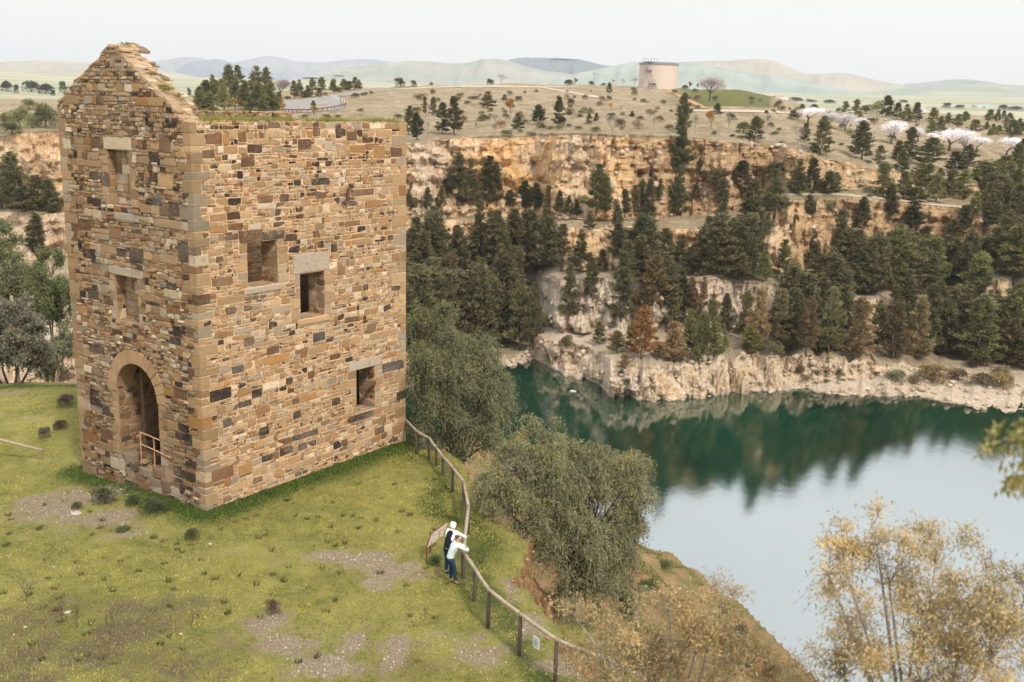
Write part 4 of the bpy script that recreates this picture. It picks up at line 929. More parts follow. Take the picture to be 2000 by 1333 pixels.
def place(kind, col, x, yb, yt, wpx, p=None):
    """plant standing where the sight line of its foot meets the ground; returns (object, world point, height)"""
    if p is None:
        yy = yb; p = hit(x, yy)
        while (p is None or p.y > 620) and yy < yb+60: yy += 2; p = hit(x, yy)
        yb = max(yb, yt+8) if yy == yb else yy
    if p is None or p.y > 1500: return None
    depth = float((np.array(p)-CAM) @ FW); h = (yb-yt)/FPX*depth*1.02; wd = wpx/FPX*depth
    i = crng.randrange(100); c = CK[col]; k = crng.uniform(.68, 1.3); c = (c[0]*k*crng.uniform(.92, 1.1), c[1]*k, c[2]*k*crng.uniform(.9, 1.1)) if kind != 'blossom' else c; c = tuple(q*1.45 for q in c) if kind in ('pine', 'bush', 'scrub') else c
    if kind == 'pine': names = ('pine_tree', 'crown', 'trunk'); a, b = PINES[i % 7]; sc = (wd/.50*1.36, wd/.50*1.36, h*1.12)
    elif kind == 'bush': names = ('bush', 'foliage', 'stem'); a, b = BUSH[i % 4], STEM[i % 3]; sc = (wd*1.15, wd*1.15, h*1.1)
    elif kind == 'scrub': names = ('low_shrub', 'foliage', 'stem'); a, b = SCRUB[i % 3], STEM[i % 3]; sc = (wd*1.1, wd*1.1, h*1.7); c = tuple(q*.9+.012 for q in c)
    elif kind == 'bare': names = ('bare_tree', 'twigs', 'branches'); a, b = BARE_T[i % 3], BARE[i % 3][0]; sc = (wd*1.1, wd*1.1, h); c = (.13, .10, .075)
    elif kind == 'blossom': names = ('blossom_tree', 'blossom', 'branches'); a, b = BLOS_P[i % 3], BLOS[i % 3][0]; sc = (wd*1.6, wd*1.6, h*1.1)
    elif kind == 'autumn': names = ('yellow_leaved_tree', 'foliage', 'branches'); a, b = AUT[i % 3], BLOS[i % 3][0]; sc = (wd*1.05, wd*1.05, h)
    r = ob(names[0], None, loc=(p.x, p.y, p.z-.02*h)); r.rotation_euler = (0, 0, crng.uniform(0, 6.28)); r.scale = sc
    ob(names[1], a, r, color=c); ob(names[2], b, r)
    return r

PLANTS = {
    ('plateau', 'pine', 'dark'): [(799,264,214,25), (814,274,226,28), (830,214,192,11), (846,226,194,15), (864,262,208,28), (887,264,198,29), (952,211,183,28), (985,197,186,12), (1050,242,209,28), (1011,254,225,19), (1092,250,197,25), (1150,243,225,14), (1164,239,223,12), (1190,183,164,11), (1234,229,219,12), (1332,264,192,29)],
    ('plateau', 'bush', 'dark'): [(813,220,205,22), (1012,197,185,17), (1115,205,189,15), (1133,229,220,14), (1113,226,216,11), (992,267,250,28), (1025,183,176,7), (1236,176,171,9)],
    ('plateau', 'scrub', 'dark'): [(820,192,181,31), (895,191,178,22), (923,194,185,28), (845,181,175,15), (913,203,197,19), (1130,253,245,22), (1164,257,245,28), (1037,264,257,25), (1112,248,242,14), (1074,254,248,14), (1059,250,242,19), (1192,228,219,22), (1214,242,233,9), (1251,234,225,22), (1028,240,234,22), (1214,254,249,12), (1016,259,253,15), (1158,291,282,15)],
    ('plateau', 'autumn', 'yellow'): [(997,223,195,28), (1061,239,214,15), (1194,217,203,13), (1278,226,216,14), (1388,251,220,20), (831,229,214,14), (885,208,194,12), (1329,229,217,15), (1016,242,225,12)],
    ('plateau', 'bare', 'brown'): [(1195,267,226,28), (966,245,223,31), (929,262,236,9), (836,264,239,15), (966,264,242,12), (1245,259,229,15), (1276,259,226,15), (1357,264,223,15), (1268,239,217,15), (1082,220,205,12), (1212,220,208,8)],
    ('skyline', 'bush', 'dark'): [(958,159,150,17), (809,164,153,13), (782,171,146,22), (1112,159,150,22), (1155,163,154,12), (1338,172,164,15), (842,163,158,9), (1178,166,161,11)],
    ('skyline', 'bare', 'brown'): [(979,163,146,20), (1239,169,152,19), (1253,171,154,12), (1216,167,155,12), (1197,167,155,12)],
    ('skyline', 'autumn', 'yellow'): [(1347,173,161,11), (1363,174,164,9), (1124,161,154,12)],
    ('skyline', 'blossom', 'mauve'): [(1386,198,160,34)],
    ('terrace3', 'pine', 'dark'): [(892,400,310,53), (916,403,321,37), (952,403,316,43), (970,403,327,25), (834,412,371,22), (803,420,363,20), (862,419,369,20), (997,403,375,31), (1025,409,358,31), (1043,409,363,25), (1071,419,369,23), (1093,420,377,23), (1110,422,386,17), (1127,422,394,17), (1164,419,332,46), (1183,415,350,28), (1220,422,375,25), (1240,422,369,22), (1253,419,357,17), (1268,422,358,25), (1288,389,353,15), (1322,422,335,37), (1276,349,326,14), (1366,344,315,15), (1358,391,360,17), (1329,335,239,40)],
    ('terrace3', 'bush', 'dark'): [(1394,347,319,23), (1394,369,344,25), (1234,327,318,9)],
    ('plateau right', 'pine', 'dark'): [(1400,223,205,19), (1473,276,233,34), (1603,304,236,39), (1682,312,245,43), (1718,316,288,23), (1752,315,279,26), (1774,312,256,34), (1761,335,295,26), (1572,279,245,19), (1814,326,276,51), (1864,338,301,37), (1888,332,288,31)],
    ('plateau right', 'bush', 'dark'): [(1497,222,213,9), (1453,260,226,34), (1521,256,247,12), (1549,233,217,25), (1702,239,228,28), (1643,285,278,11), (1430,268,259,12), (1395,264,253,12), (1408,223,216,9)],
    ('plateau right', 'scrub', 'dark'): [(1512,264,254,19), (1696,319,313,22), (1715,321,314,12), (1526,282,274,22), (1448,271,264,28)],
    ('plateau right', 'bare', 'brown'): [(1557,293,242,33), (1499,251,223,25), (1422,259,233,12)],
    ('plateau right', 'blossom', 'white'): [(1578,242,216,39), (1619,250,226,31), (1650,257,229,40), (1673,262,236,25), (1741,282,245,54), (1792,276,254,34), (1814,281,264,22), (1854,295,260,56), (1882,298,267,37), (1907,296,273,34), (1966,304,276,46), (1795,236,214,23)],
    ('spoil heap', 'pine', 'green'): [(1566,219,205,14), (1591,214,205,19), (1651,217,200,15), (1671,226,198,19), (1752,234,205,23), (1771,239,208,22), (1789,239,205,23), (1823,237,214,22), (1851,242,223,15), (1870,248,226,17), (1885,239,220,19), (1904,256,236,23), (1888,267,250,14), (1932,236,216,19), (1947,239,217,14), (1960,231,218,11), (1971,240,223,17), (1926,253,239,12), (1938,265,245,15), (1950,264,247,19), (1932,266,254,9), (1978,265,237,26), (1963,251,239,9), (1994,264,242,19), (1974,278,267,12), (1860,267,253,14), (1836,259,231,19), (1730,228,192,28), (1820,264,239,19), (1992,245,233,12)],
    ('spoil heap', 'bush', 'olive'): [(1554,218,209,9), (1612,225,214,22), (1637,218,207,12), (1690,223,198,29), (1712,223,189,28), (1738,228,214,19), (1659,226,219,19), (1594,219,211,19)],
    ('right slope', 'pine', 'green'): [(1724,384,324,40), (1736,392,366,22), (1764,389,341,29), (1805,369,313,45), (1833,361,332,22), (1786,392,367,45), (1826,395,347,34), (1919,372,319,57), (1953,378,313,62), (1926,420,363,36), (1984,350,288,36), (1854,378,335,37), (1882,388,338,37), (1984,400,338,46), (1963,419,369,37), (1902,419,378,28), (1997,313,276,28)],
    ('right slope', 'bush', 'olive'): [(1681,366,357,14), (1695,376,358,20), (1698,385,376,14), (1622,411,378,29), (1657,406,389,15), (1575,315,307,9), (1473,420,386,34)],
    ('right slope', 'pine', 'dark'): [(1555,380,319,34), (1586,378,316,34), (1557,377,344,25), (1616,381,338,29), (1633,373,341,23), (1447,386,322,50), (1513,420,340,48), (1473,403,353,34), (1581,417,384,26), (1684,422,392,29), (1738,422,364,33), (1881,422,403,23), (1411,400,353,34)],
    ('right slope', 'bush', 'dark'): [(1516,340,307,51), (1399,358,319,36), (1408,369,344,31), (1529,344,316,28)],
    ('terrace2', 'pine', 'dark'): [(934,507,403,38), (843,504,413,35), (802,520,454,32), (890,506,447,35), (1001,482,432,35), (975,535,454,50), (1048,531,438,46), (1095,531,447,38), (1152,449,416,19), (1076,439,416,19), (1205,507,441,35), (1246,540,488,32), (1271,446,417,20), (1271,512,479,30), (1297,526,454,39), (1369,528,450,46), (1344,539,488,32), (1133,526,463,35), (859,526,460,35), (1174,529,491,22), (1325,532,472,32), (1396,482,432,43), (1462,441,381,47), (1449,551,501,41), (1528,550,476,36), (1459,526,460,38), (1638,529,417,43), (1682,449,391,30), (1780,443,397,52), (1853,485,435,33), (1796,491,450,20), (1582,482,460,16), (1588,545,479,39), (1607,553,507,38), (1695,545,471,35), (1884,455,406,28), (1834,532,482,35), (1871,535,491,35), (1415,479,447,19)],
    ('terrace1', 'pine', 'dark'): [(1111,627,526,33), (1155,581,510,35), (1212,627,532,55), (1328,608,532,47), (931,661,520,66), (982,661,504,76), (1013,684,558,54), (1041,684,564,35), (808,639,532,38), (960,668,551,47), (1218,576,498,35), (1079,639,621,22), (1456,655,576,30), (1415,652,580,27), (1619,688,573,46), (1553,684,583,38), (1846,693,595,41), (1771,639,570,41), (1998,658,570,38), (1941,671,595,32), (1389,668,589,32)],
    ('terrace1', 'pine', 'brown'): [(881,633,510,54), (1271,614,510,58), (1372,605,547,20), (1347,611,548,28), (1013,602,495,41), (843,621,532,38), (1541,627,513,49), (1522,690,576,49), (1676,698,591,54), (1790,701,589,47), (1742,701,595,44), (1575,691,589,41), (1481,684,570,38), (1645,639,567,35), (1594,576,542,25)],
    ('terrace1', 'bush', 'olive'): [(830,580,513,63)],
    ('waterside bench', 'pine', 'orange'): [(1253,702,606,49)],
    ('waterside bench', 'pine', 'brown'): [(1316,706,635,49), (1205,691,649,36), (1221,720,693,25), (1284,702,671,22)],
    ('waterside bench', 'pine', 'green'): [(1170,673,632,26), (1369,695,614,36), (1344,691,611,32), (1360,707,679,20), (1231,684,633,25), (1393,698,633,33), (1415,687,658,20)],
    ('waterside bench', 'bush', 'dark'): [(1120,650,635,20), (1105,679,644,30), (1073,710,684,30), (1227,752,736,17), (1281,663,655,14), (1095,644,636,13)],
    ('terrace2', 'pine', 'green'): [(1490,551,495,30), (1802,572,495,58), (1745,572,452,57), (1708,575,520,35), (1894,532,463,38), (1979,551,454,76), (1963,495,419,38), (1916,504,472,25)],
    ('terrace2', 'pine', 'olive'): [(1654,570,523,27)],
    ('terrace2', 'bush', 'olive'): [(1497,460,420,33), (1465,432,394,35)],
    ('terrace2', 'bush', 'dark'): [(1434,439,420,25), (1542,446,434,16), (1588,419,400,19), (1928,444,425,22)],
    ('terrace1', 'pine', 'green'): [(1903,602,502,74), (1912,709,587,76), (1824,677,562,49), (1465,691,641,43), (1714,684,602,38), (1979,702,576,63)],
    ('shore', 'bush', 'olive'): [(1752,745,712,49), (1553,729,716,19), (1575,745,726,19), (1597,732,721,19), (1613,747,737,16)],
    ('shore', 'bush', 'brown'): [(1821,747,702,63), (1871,743,709,50), (1916,750,715,47), (1953,756,709,54), (1786,750,728,28), (1711,734,721,16)],
    ('car park stand', 'pine', 'green'): [(386,212,178,20),(395,218,186,22),(404,205,168,22),(420,205,166,24),(436,200,160,26),(500,215,178,26),(515,212,172,24),(478,212,170,26),(530,216,182,24),(545,214,184,20),(403,208,163,31), (393,216,174,25), (422,208,163,31), (449,174,133,36), (466,174,135,23), (460,208,170,29), (437,216,170,27), (481,216,166,29), (500,178,136,31), (521,178,137,25), (506,216,170,31), (527,216,166,31), (409,220,184,27), (388,220,182,23), (416,159,150,15), (487,220,195,25), (535,216,189,23), (514,220,191,23)],
    ('road side', 'pine', 'green'): [(575,193,162,17), (584,189,160,17), (603,189,170,19), (611,180,157,19), (628,180,155,21), (651,180,161,19), (672,178,157,19), (682,178,161,15), (693,176,154,15), (701,175,158,13), (623,189,174,13), (596,191,180,13), (661,181,174,15), (612,216,199,12)],
    ('road side', 'bush', 'dark'): [(561,195,184,15), (635,187,178,13), (693,191,177,19), (708,188,178,13), (715,186,178,8), (726,184,177,10), (594,231,221,19), (640,231,221,21), (659,231,222,15), (703,218,211,15), (778,231,220,19)],
    ('road side', 'autumn', 'yellow'): [(432,208,195,15), (459,216,195,31), (551,218,202,19), (613,224,210,19), (653,170,156,19)],
    ('road side', 'blossom', 'mauve'): [(548,193,162,27)],
    ('left rim', 'bush', 'olive'): [(13,249,207,40), (38,249,194,46), (63,249,207,38), (90,249,186,48), (57,215,184,34), (23,262,232,42), (73,249,220,31), (109,249,196,25)],
    ('left pit', 'pine', 'dark'): [(25,410,310,60), (75,412,350,50), (5,405,330,60), (72,500,425,45), (100,415,355,45), (50,412,370,50)],
}
ZONE = {'plateau': 'on the dry plateau above the orange cliff', 'skyline': 'on the plateau crest against the hills', 'terrace3': 'under the tall orange cliff', 'plateau right': 'on the slope right of the cliff rim',
        'spoil heap': 'on the brown spoil heap at right', 'right slope': 'on the upper right terraces', 'terrace2': 'on the second terrace', 'terrace1': 'on the lower terrace',
        'waterside bench': 'on the pale bench above the water', 'shore': 'on the rocky far shore', 'car park stand': 'behind the ruined wall beside the car park', 'road side': 'along the curved road', 'left rim': 'above the pink cliff left of the ruin', 'left pit': 'below the pink cliff left of the ruin'}
KW = {'pine': 'pine', 'bush': 'bush', 'scrub': 'low shrub', 'bare': 'leafless tree', 'blossom': 'blossoming almond tree', 'autumn': 'small tree'}
placed = []
for (zn, kind, col), L_ in PLANTS.items():
    for (x, yb, yt, wd) in L_:
        r = place(kind, col, x, yb, yt, wd)
        if r is not None: placed.append((zn, kind, col, x, yb-yt, r))
ORD = ['leftmost', 'second from left', 'third from left', 'fourth from left', 'fifth from left', 'sixth from left', 'seventh from left', 'eighth from left', 'ninth from left', 'tenth from left', 'eleventh from left', 'twelfth from left', 'thirteenth from left', 'fourteenth from left', 'fifteenth from left']
bk = {}
for q in placed:
    sz = 'tall' if q[4] > 78 else 'small' if q[4] < 34 else 'middling'
    an = '' if q[1] != 'pine' or q[0] not in ('terrace1', 'terrace2', 'terrace3', 'right slope', 'spoil heap') else ' near the ruin' if q[3] < 1000 else ' left of the tank' if q[3] < 1210 else ' below the tank' if q[3] < 1400 else ' right of the tank' if q[3] < 1650 else ' at far right'
    bk.setdefault((q[0], q[1], q[2], sz, an), []).append(q)
for (zn, kind, col, sz, an), L_ in bk.items():
    L_.sort(key=lambda q: q[3]); cw = '' if kind == 'bare' else CW[col]+' '
    if kind == 'blossom': cw = CW[col]+' '
    for i, q in enumerate(L_):
        base_ = f"{sz} {cw}{KW[kind]} {ZONE[zn]}{an}"
        lab = base_ if len(L_) == 1 else f"{base_}, {ORD[i]}" if i < len(ORD) else f"{base_}, {['last', 'second last', 'third last', 'fourth last', 'fifth last', 'sixth last', 'seventh last', 'eighth last'][min(7, len(L_)-1-i)]} to the right"
        q[5]['label'] = ' '.join(lab.split()[:16]); q[5]['category'] = {'scrub': 'shrub', 'bush': 'bush'}.get(kind, 'tree'); q[5]['group'] = f"{KW[kind]}s {ZONE[zn]}"
# the denser background stands between the ones picked out above
keep_out = [(1040, 533, 1105, 612), (1115, 533, 1155, 605), (1165, 536, 1200, 570), (1375, 551, 1506, 600), (1680, 582, 1725, 650), (1060, 615, 1200, 700), (1060, 650, 1480, 790), (895, 425, 925, 450), (1100, 438, 1190, 495), (1300, 440, 1370, 490),
            (1500, 440, 1620, 500), (1540, 386, 1900, 445), (790, 260, 1320, 400), (1320, 276, 1540, 350), (1540, 300, 1900, 345), (1500, 700, 1850, 790)]
def line_pt(dA, zA, dB, zB, x, t):
    i = int(np.interp(x, px, np.arange(KX))); d = dA[i]+(dB[i]-dA[i])*t; return Vector((float(d*math.sin(az[i])), float(d*math.cos(az[i])), 0)), i
frng = random.Random(12)
def fill(dA, dB, x0, x1, n, hrange, cols, tmin=.2, tmax=.95, label='', kind='pine', grp=''):
    made = 0; tries = 0
    while made < n and tries < n*12:
        tries += 1; x = frng.uniform(x0, x1); p, i = line_pt(dA, None, dB, None, x, frng.uniform(tmin, tmax))
        h0 = FAR.ray_cast(Vector((p.x, p.y, 300)), Vector((0, 0, -1)))
        if h0[0] is None: continue
        p = h0[0]; h = frng.uniform(*hrange); q = np.array(p)-CAM; depth = q @ FW
        X_ = 1000+FPX*(q @ xc)/depth; Y_ = 666.5-FPX*(q @ yc)/depth; hp = h*FPX/depth; wp = hp*frng.uniform(.42, .62)
        if kind != 'pine': wp = hp*1.3
        if any(X_-wp*.4 < b[2] and X_+wp*.4 > b[0] and Y_-hp*.9 < b[3] and Y_ > b[1] for b in keep_out): continue
        r = place(kind, frng.choice(cols), X_, Y_, Y_-hp, wp, p)
        if r is not None: r['label'] = label; r['category'] = 'tree' if kind == 'pine' else 'shrub'; r['group'] = grp; made += 1
N_PINE = sum(1 for q in placed if q[1] == 'pine')
room = 290-N_PINE
share = lambda f: max(0, int(room*f))
fill(d1, d2, 1230, 2150, share(.36), (6.5, 11), ['dark', 'brown', 'green', 'dark'], .35, .98, 'dark pine in the dense stand on the lowest terrace above the shore', 'pine', 'pines of the dense stand on the lowest terrace')
fill(d3, d4, 800, 2150, share(.30), (6, 10), ['dark', 'dark', 'green', 'brown'], .3, .98, 'dark pine in the dense stand on the middle terrace', 'pine', 'pines of the dense stand on the middle terrace')
fill(d1, d2, 800, 1040, share(.10), (9, 13), ['dark', 'dark', 'green'], .2, .98, 'dark pine in the thick wood beside the ruin above the water', 'pine', 'pines of the thick wood beside the ruin')
fill(d5, d6, 1330, 2100, share(.22), (5, 9), ['dark', 'green', 'green'], .2, .9, 'green pine in the scattered stand on the top terrace', 'pine', 'pines of the scattered stand on the top terrace')
fill(d7, d9, 800, 1900, 130, (.7, 2.3), ['dark', 'olive', 'brown'], .02, .8, 'tiny dark shrub dotted over the dry plateau', 'scrub', 'shrubs dotted over the plateau')
fill(d1, d2, 1250, 2100, 40, (1.2, 2.5), ['dark', 'brown', 'olive'], .02, .5, 'low dark shrub under the pines of the lowest terrace', 'scrub', 'shrubs under the terrace pines')
fill(d3, d5, 800, 2100, 60, (1.2, 2.4), ['dark', 'olive', 'brown'], .0, 1, 'low dark shrub among the terrace pines', 'scrub', 'shrubs among the terrace pines')
# ------------------------------------------------------------------ near trees
def lobes_tree(name, label, lobes, dist, seed, root, col, n_str, leaf, mat, droop=.6, strand=.5, per=9, group=None, cat='tree', wleaf=.26, depth_k=.9, trunk_r=.16, twigs=True, barkm=None, clump=.30, nclump=14, up=.5, shell=.45):
    """big leafy tree: uneven lobes hold many small leaf clumps; every clump is a fan of arching twigs hung with narrow leaves"""
    rng = np.random.default_rng(seed); random.seed(seed); rx = np.array(root)
    T = ob(name, None, label=label, cat=cat, group=group, loc=tuple(root)); C_ = []
    for (x, y, a, b, dz, *dens) in lobes:
        c = at_d(np.array(x), np.array(y), np.array(dist+dz)); k = np.linalg.norm(c-CAM)/FPX; C_.append((c, a*k, b*k, dens[0] if dens else 1.0))
    tot = sum(a*b for _, a, b, _ in C_); P, Dr = [], []; TW = MB(); mb = MB()
    top_ = np.mean([c for c, *_ in C_], 0)
    fork = rx*.55+top_*.45
    mb.tube([Vector((0, 0, -.4)), Vector((fork-rx)*.5)+Vector((trunk_r, 0, 0)), Vector(fork-rx)], trunk_r*1.25, 8, trunk_r*.8)
    for c, a, b, dens in C_:
        e = c+np.array([0, 0, -b*.45]); m_ = (fork+e)/2+rng.normal(0, .12, 3)*a
        mb.tube([Vector(fork-rx), Vector(m_-rx), Vector(e-rx)], trunk_r*.55, 6, trunk_r*.2)
        nc = max(3, int(nclump*a*b/tot*len(C_)*dens)); ns = max(2, int(n_str*a*b/tot*dens/nc)); R_ = clump*math.sqrt(a*b)
        for q_ in range(nc):
            d = unit(rng.normal(size=3)*np.array([1, 1, 1])+np.array([0, 0, .35])); rad = shell+(1-shell)*rng.random()**.6
            cc_ = c+d*rad*np.array([a, a*depth_k, b])*.9; mm = (e+cc_)/2+rng.normal(0, .1, 3)*a+np.array([0, 0, .05*b])
            mb.tube([Vector(e-rx), Vector(mm-rx), Vector(cc_-rx)], trunk_r*.16, 4, trunk_r*.05, cap=False)
            sd_ = unit(rng.normal(size=(ns, 3))+d*.9+np.array([0, 0, up])); L_ = strand*rng.uniform(.45, 1.15, ns)*(1 if rng.random() < .8 else 1.4)
            o_ = cc_+rng.normal(0, .35, (ns, 3))*R_
            for j in range(per):
                u = (j+rng.random(ns))/per; pos = o_+sd_*(L_*u)[:, None]+np.stack([0*u, 0*u, -droop*L_*u**2], 1)+rng.normal(0, .05*strand, (ns, 3))
                P.append(pos); Dr.append(sd_*(1-u)[:, None]*.8+np.stack([0*u, 0*u, -droop*1.3*u], 1)+rng.normal(0, .5, (ns, 3)))
            if twigs:
                for k_ in range(0, ns, 4):
                    l2 = L_[k_]; TW.tube([Vector(cc_-rx), Vector(o_[k_]+sd_[k_]*l2*.5+np.array([0, 0, -droop*l2*.25])-rx), Vector(o_[k_]+sd_[k_]*l2+np.array([0, 0, -droop*l2])-rx)], trunk_r*.05, 3, trunk_r*.02, cap=False)
    P = np.concatenate(P)-rx; Dr = unit(np.concatenate(Dr)); V, F = diamonds(P, Dr, leaf*rng.uniform(.6, 1.25, len(P)), leaf*wleaf, rng)
    ob('foliage', mesh('foliage', V, F, [mat]), T, color=col); ob('trunk', mb.me('trunk', [barkm or M_BARK], True), T)
    if twigs: ob('twigs', TW.me('twigs', [M_BARKGREY]), T, kind='stuff')
    return T
def root_at(x, y, d): 
    p = at_d(np.array(x), np.array(y), np.array(d)); return (p[0], p[1], drop(p[0], p[1]))
M_GOLD = leaf_mat('golden_leaf', .5, .3)
lobes_tree('pepper_tree', 'large dark pepper tree behind the right corner of the stone ruin', [(845, 635, 58, 56, 1), (905, 690, 66, 52, 0), (850, 730, 85, 70, -1), (940, 712, 52, 48, 1), (900, 790, 95, 80, -.5), (960, 780, 46, 68, .5), (965, 840, 36, 50, .5), (860, 840, 72, 55, -1.5), (925, 855, 56, 38, -1), (805, 700, 50, 80, 2)],
           47, 401, root_at(895, 880, 48), (.17, .18, .085), 8800, .15, M_LEAF, .75, .62, 9, nclump=26, clump=.26, up=.4)
lobes_tree('pepper_tree', 'wide drooping pepper tree growing from the gully beyond the fence rail', [(1055, 845, 40, 36, 1, .7), (1010, 905, 55, 46, 0), (1090, 905, 66, 58, 0), (1165, 905, 46, 40, .5, .8), (1225, 925, 46, 46, 1), (968, 960, 44, 38, -.5), (1060, 985, 82, 62, -.5), (1160, 995, 82, 72, 0), (1245, 985, 36, 56, .5), (1120, 1070, 80, 66, -1), (1200, 1080, 62, 72, 0), (1150, 1140, 72, 44, -1), (1215, 1160, 40, 34, 0)],
           37, 402, root_at(1110, 1180, 37.5), (.20, .195, .095), 12500, .13, M_LEAF, .8, .55, 9, nclump=26, clump=.28, up=.3)
lobes_tree('olive_tree', 'grey green round olive tree beyond the grass left of the ruin', [(30, 620, 58, 38, 0), (60, 660, 50, 46, -1), (0, 660, 60, 60, 0), (30, 700, 55, 30, -1), (-40, 650, 50, 60, 0)], 60, 403, root_at(20, 735, 61), (.21, .20, .14), 3600, .17, M_LEAF, .2, .4, 8, wleaf=.4, nclump=24)
lobes_tree('pine_tree', 'bright green bushy pine touching the left edge of the ruin', [(100, 525, 26, 34, 0), (90, 575, 42, 46, -1), (118, 600, 32, 50, 0), (62, 570, 26, 36, 1), (95, 620, 46, 30, 0)], 76, 404, root_at(95, 655, 76), (.150, .170, .072), 3000, .2, M_NEEDLE, -.3, .5, 8, wleaf=.3, twigs=False, nclump=20)
lobes_tree('pine_tree', 'paler green pine at the left frame edge behind the olive', [(25, 490, 24, 28, 0), (10, 540, 42, 48, 0), (40, 560, 24, 35, -1), (5, 470, 25, 30, 0)], 80, 405, root_at(20, 620, 80), (.165, .175, .085), 2600, .2, M_NEEDLE, -.3, .5, 8, wleaf=.3, twigs=False, nclump=20)
lobes_tree('bush', 'loose grey green bush below the pine left of the ruin', [(110, 700, 34, 30, 0), (125, 665, 22, 22, 1), (85, 715, 20, 18, 0)], 63, 406, root_at(110, 738, 63), (.14, .15, .085), 1300, .16, M_LEAF, .2, .4, 8, cat='bush', twigs=False)
FG = dict(barkm=M_BARKGREY, shell=.1)
def fg_root(x, d): p = at_d(np.array(x), np.array(1333), np.array(d)); return (p[0], p[1], drop(p[0], p[1]))
lobes_tree('feathery_tree', 'golden brown feathery tree filling the lower right corner', [(1715, 1045, 55, 45, 0, .55), (1620, 1100, 60, 50, 0, .55), (1650, 1080, 50, 50, 0, .5), (1740, 1115, 80, 65, 0, .6), (1830, 1080, 70, 55, .5, .6), (1900, 1160, 85, 65, 0, .7), (1790, 1210, 105, 75, 0, .8), (1660, 1200, 65, 65, .5, .5), (1940, 1250, 95, 75, -.5, 1), (1800, 1310, 130, 60, -.5, 1), (1650, 1300, 75, 50, 0, .9), (1990, 1180, 50, 70, 0, .7)],
           9.5, 411, fg_root(1820, 9.5), (.43, .33, .16), 5600, .058, M_GOLD, .55, .33, 5, wleaf=.24, trunk_r=.04, nclump=16, clump=.22, up=.7, **FG)
lobes_tree('feathery_tree', 'wispy pale brown feathery tree at lower centre in front of the fence end', [(1310, 1175, 60, 45, 0, .5), (1400, 1190, 60, 50, 0, .5), (1360, 1250, 90, 55, 0, .7), (1240, 1250, 60, 50, 0, .5), (1170, 1250, 55, 42, .5, .45), (1135, 1210, 34, 26, 0, .5), (1460, 1285, 75, 45, 0, .7), (1280, 1320, 130, 45, 0, .9), (1500, 1330, 80, 40, 0, .7), (1190, 1320, 60, 40, 0, .6)],
           10.5, 412, fg_root(1340, 10.5), (.48, .36, .18), 6400, .055, M_GOLD, .5, .34, 5, wleaf=.24, trunk_r=.04, nclump=16, clump=.22, up=.8, **FG)
lobes_tree('leafy_branch', 'blurred yellowing eucalyptus branch hanging in at the right frame edge', [(1955, 850, 12, 20, 0), (1990, 870, 18, 36, 0), (1935, 870, 5, 16, 0), (1990, 960, 22, 40, 0), (2030, 900, 40, 90, 0), (2030, 760, 30, 12, 0)], 5.0, 413, tuple(at_d(np.array(2090), np.array(880), np.array(5.0))), (.30, .27, .10), 110, .05, M_LEAF, .9, .07, 6, cat='branch', trunk_r=.006, twigs=True, wleaf=.35, nclump=3)
# rough growth on the bank below the plateau
brng = np.random.default_rng(77); n = 110000; X0 = brng.uniform(0, 30, n); Y0 = brng.uniform(28, 86, n); zz0, _, i0, dw0, in0, do0 = near_h(X0, Y0)
k0 = (do0 > 1.2) & in0 & (dw0 > 1.0) & (fbm(X0*.25, Y0*.25, 0, 4, 88) > -.3+.5*brng.random(n)); X0, Y0, zz0 = X0[k0], Y0[k0], zz0[k0]; m0 = len(X0)
V, F = tris(np.stack([X0, Y0, zz0-.02], 1), unit(brng.normal(0, .6, (m0, 3))+np.array([0, 0, 1])), brng.uniform(.08, .28, m0), brng.uniform(.04, .10, m0), brng)
cb = np.where((fbm(X0*.12, Y0*.12, 0, 3, 90) > 0)[:, None], np.array([.13, .155, .035]), np.array([.17, .14, .07]))*brng.uniform(.6, 1.3, (m0, 1)); BANKG = (V, F, np.repeat(np.concatenate([cb, np.ones((m0, 1))], 1), 3, 0))
for i, (x, y, c_, lab) in enumerate(((1240, 1110, (.09, .12, .03), 'green bush on the bank right of the wide pepper tree'), (1265, 1150, (.10, .13, .03), 'bright green bush low on the bank beside the pepper tree'), (1330, 1165, (.15, .14, .07), 'olive bush on the middle of the bank'), (1400, 1200, (.13, .12, .06), 'dull bush near the brown rim of the bank'), (1300, 1110, (.12, .13, .05), 'small bush above the waterline rim'), (1440, 1240, (.14, .12, .07), 'greyish bush at the lower right of the bank'))):
    p = NEAR.ray_cast(Vector(CAM), Vector(ray(x, y)).normalized())[0]
    if p is None: continue
    T = ob('bush', None, label=lab, cat='bush', loc=p); T.scale = (1.6, 1.6, .9); ob('foliage', BUSH[i % 4], T, color=c_); ob('stem', STEM[i % 3], T)
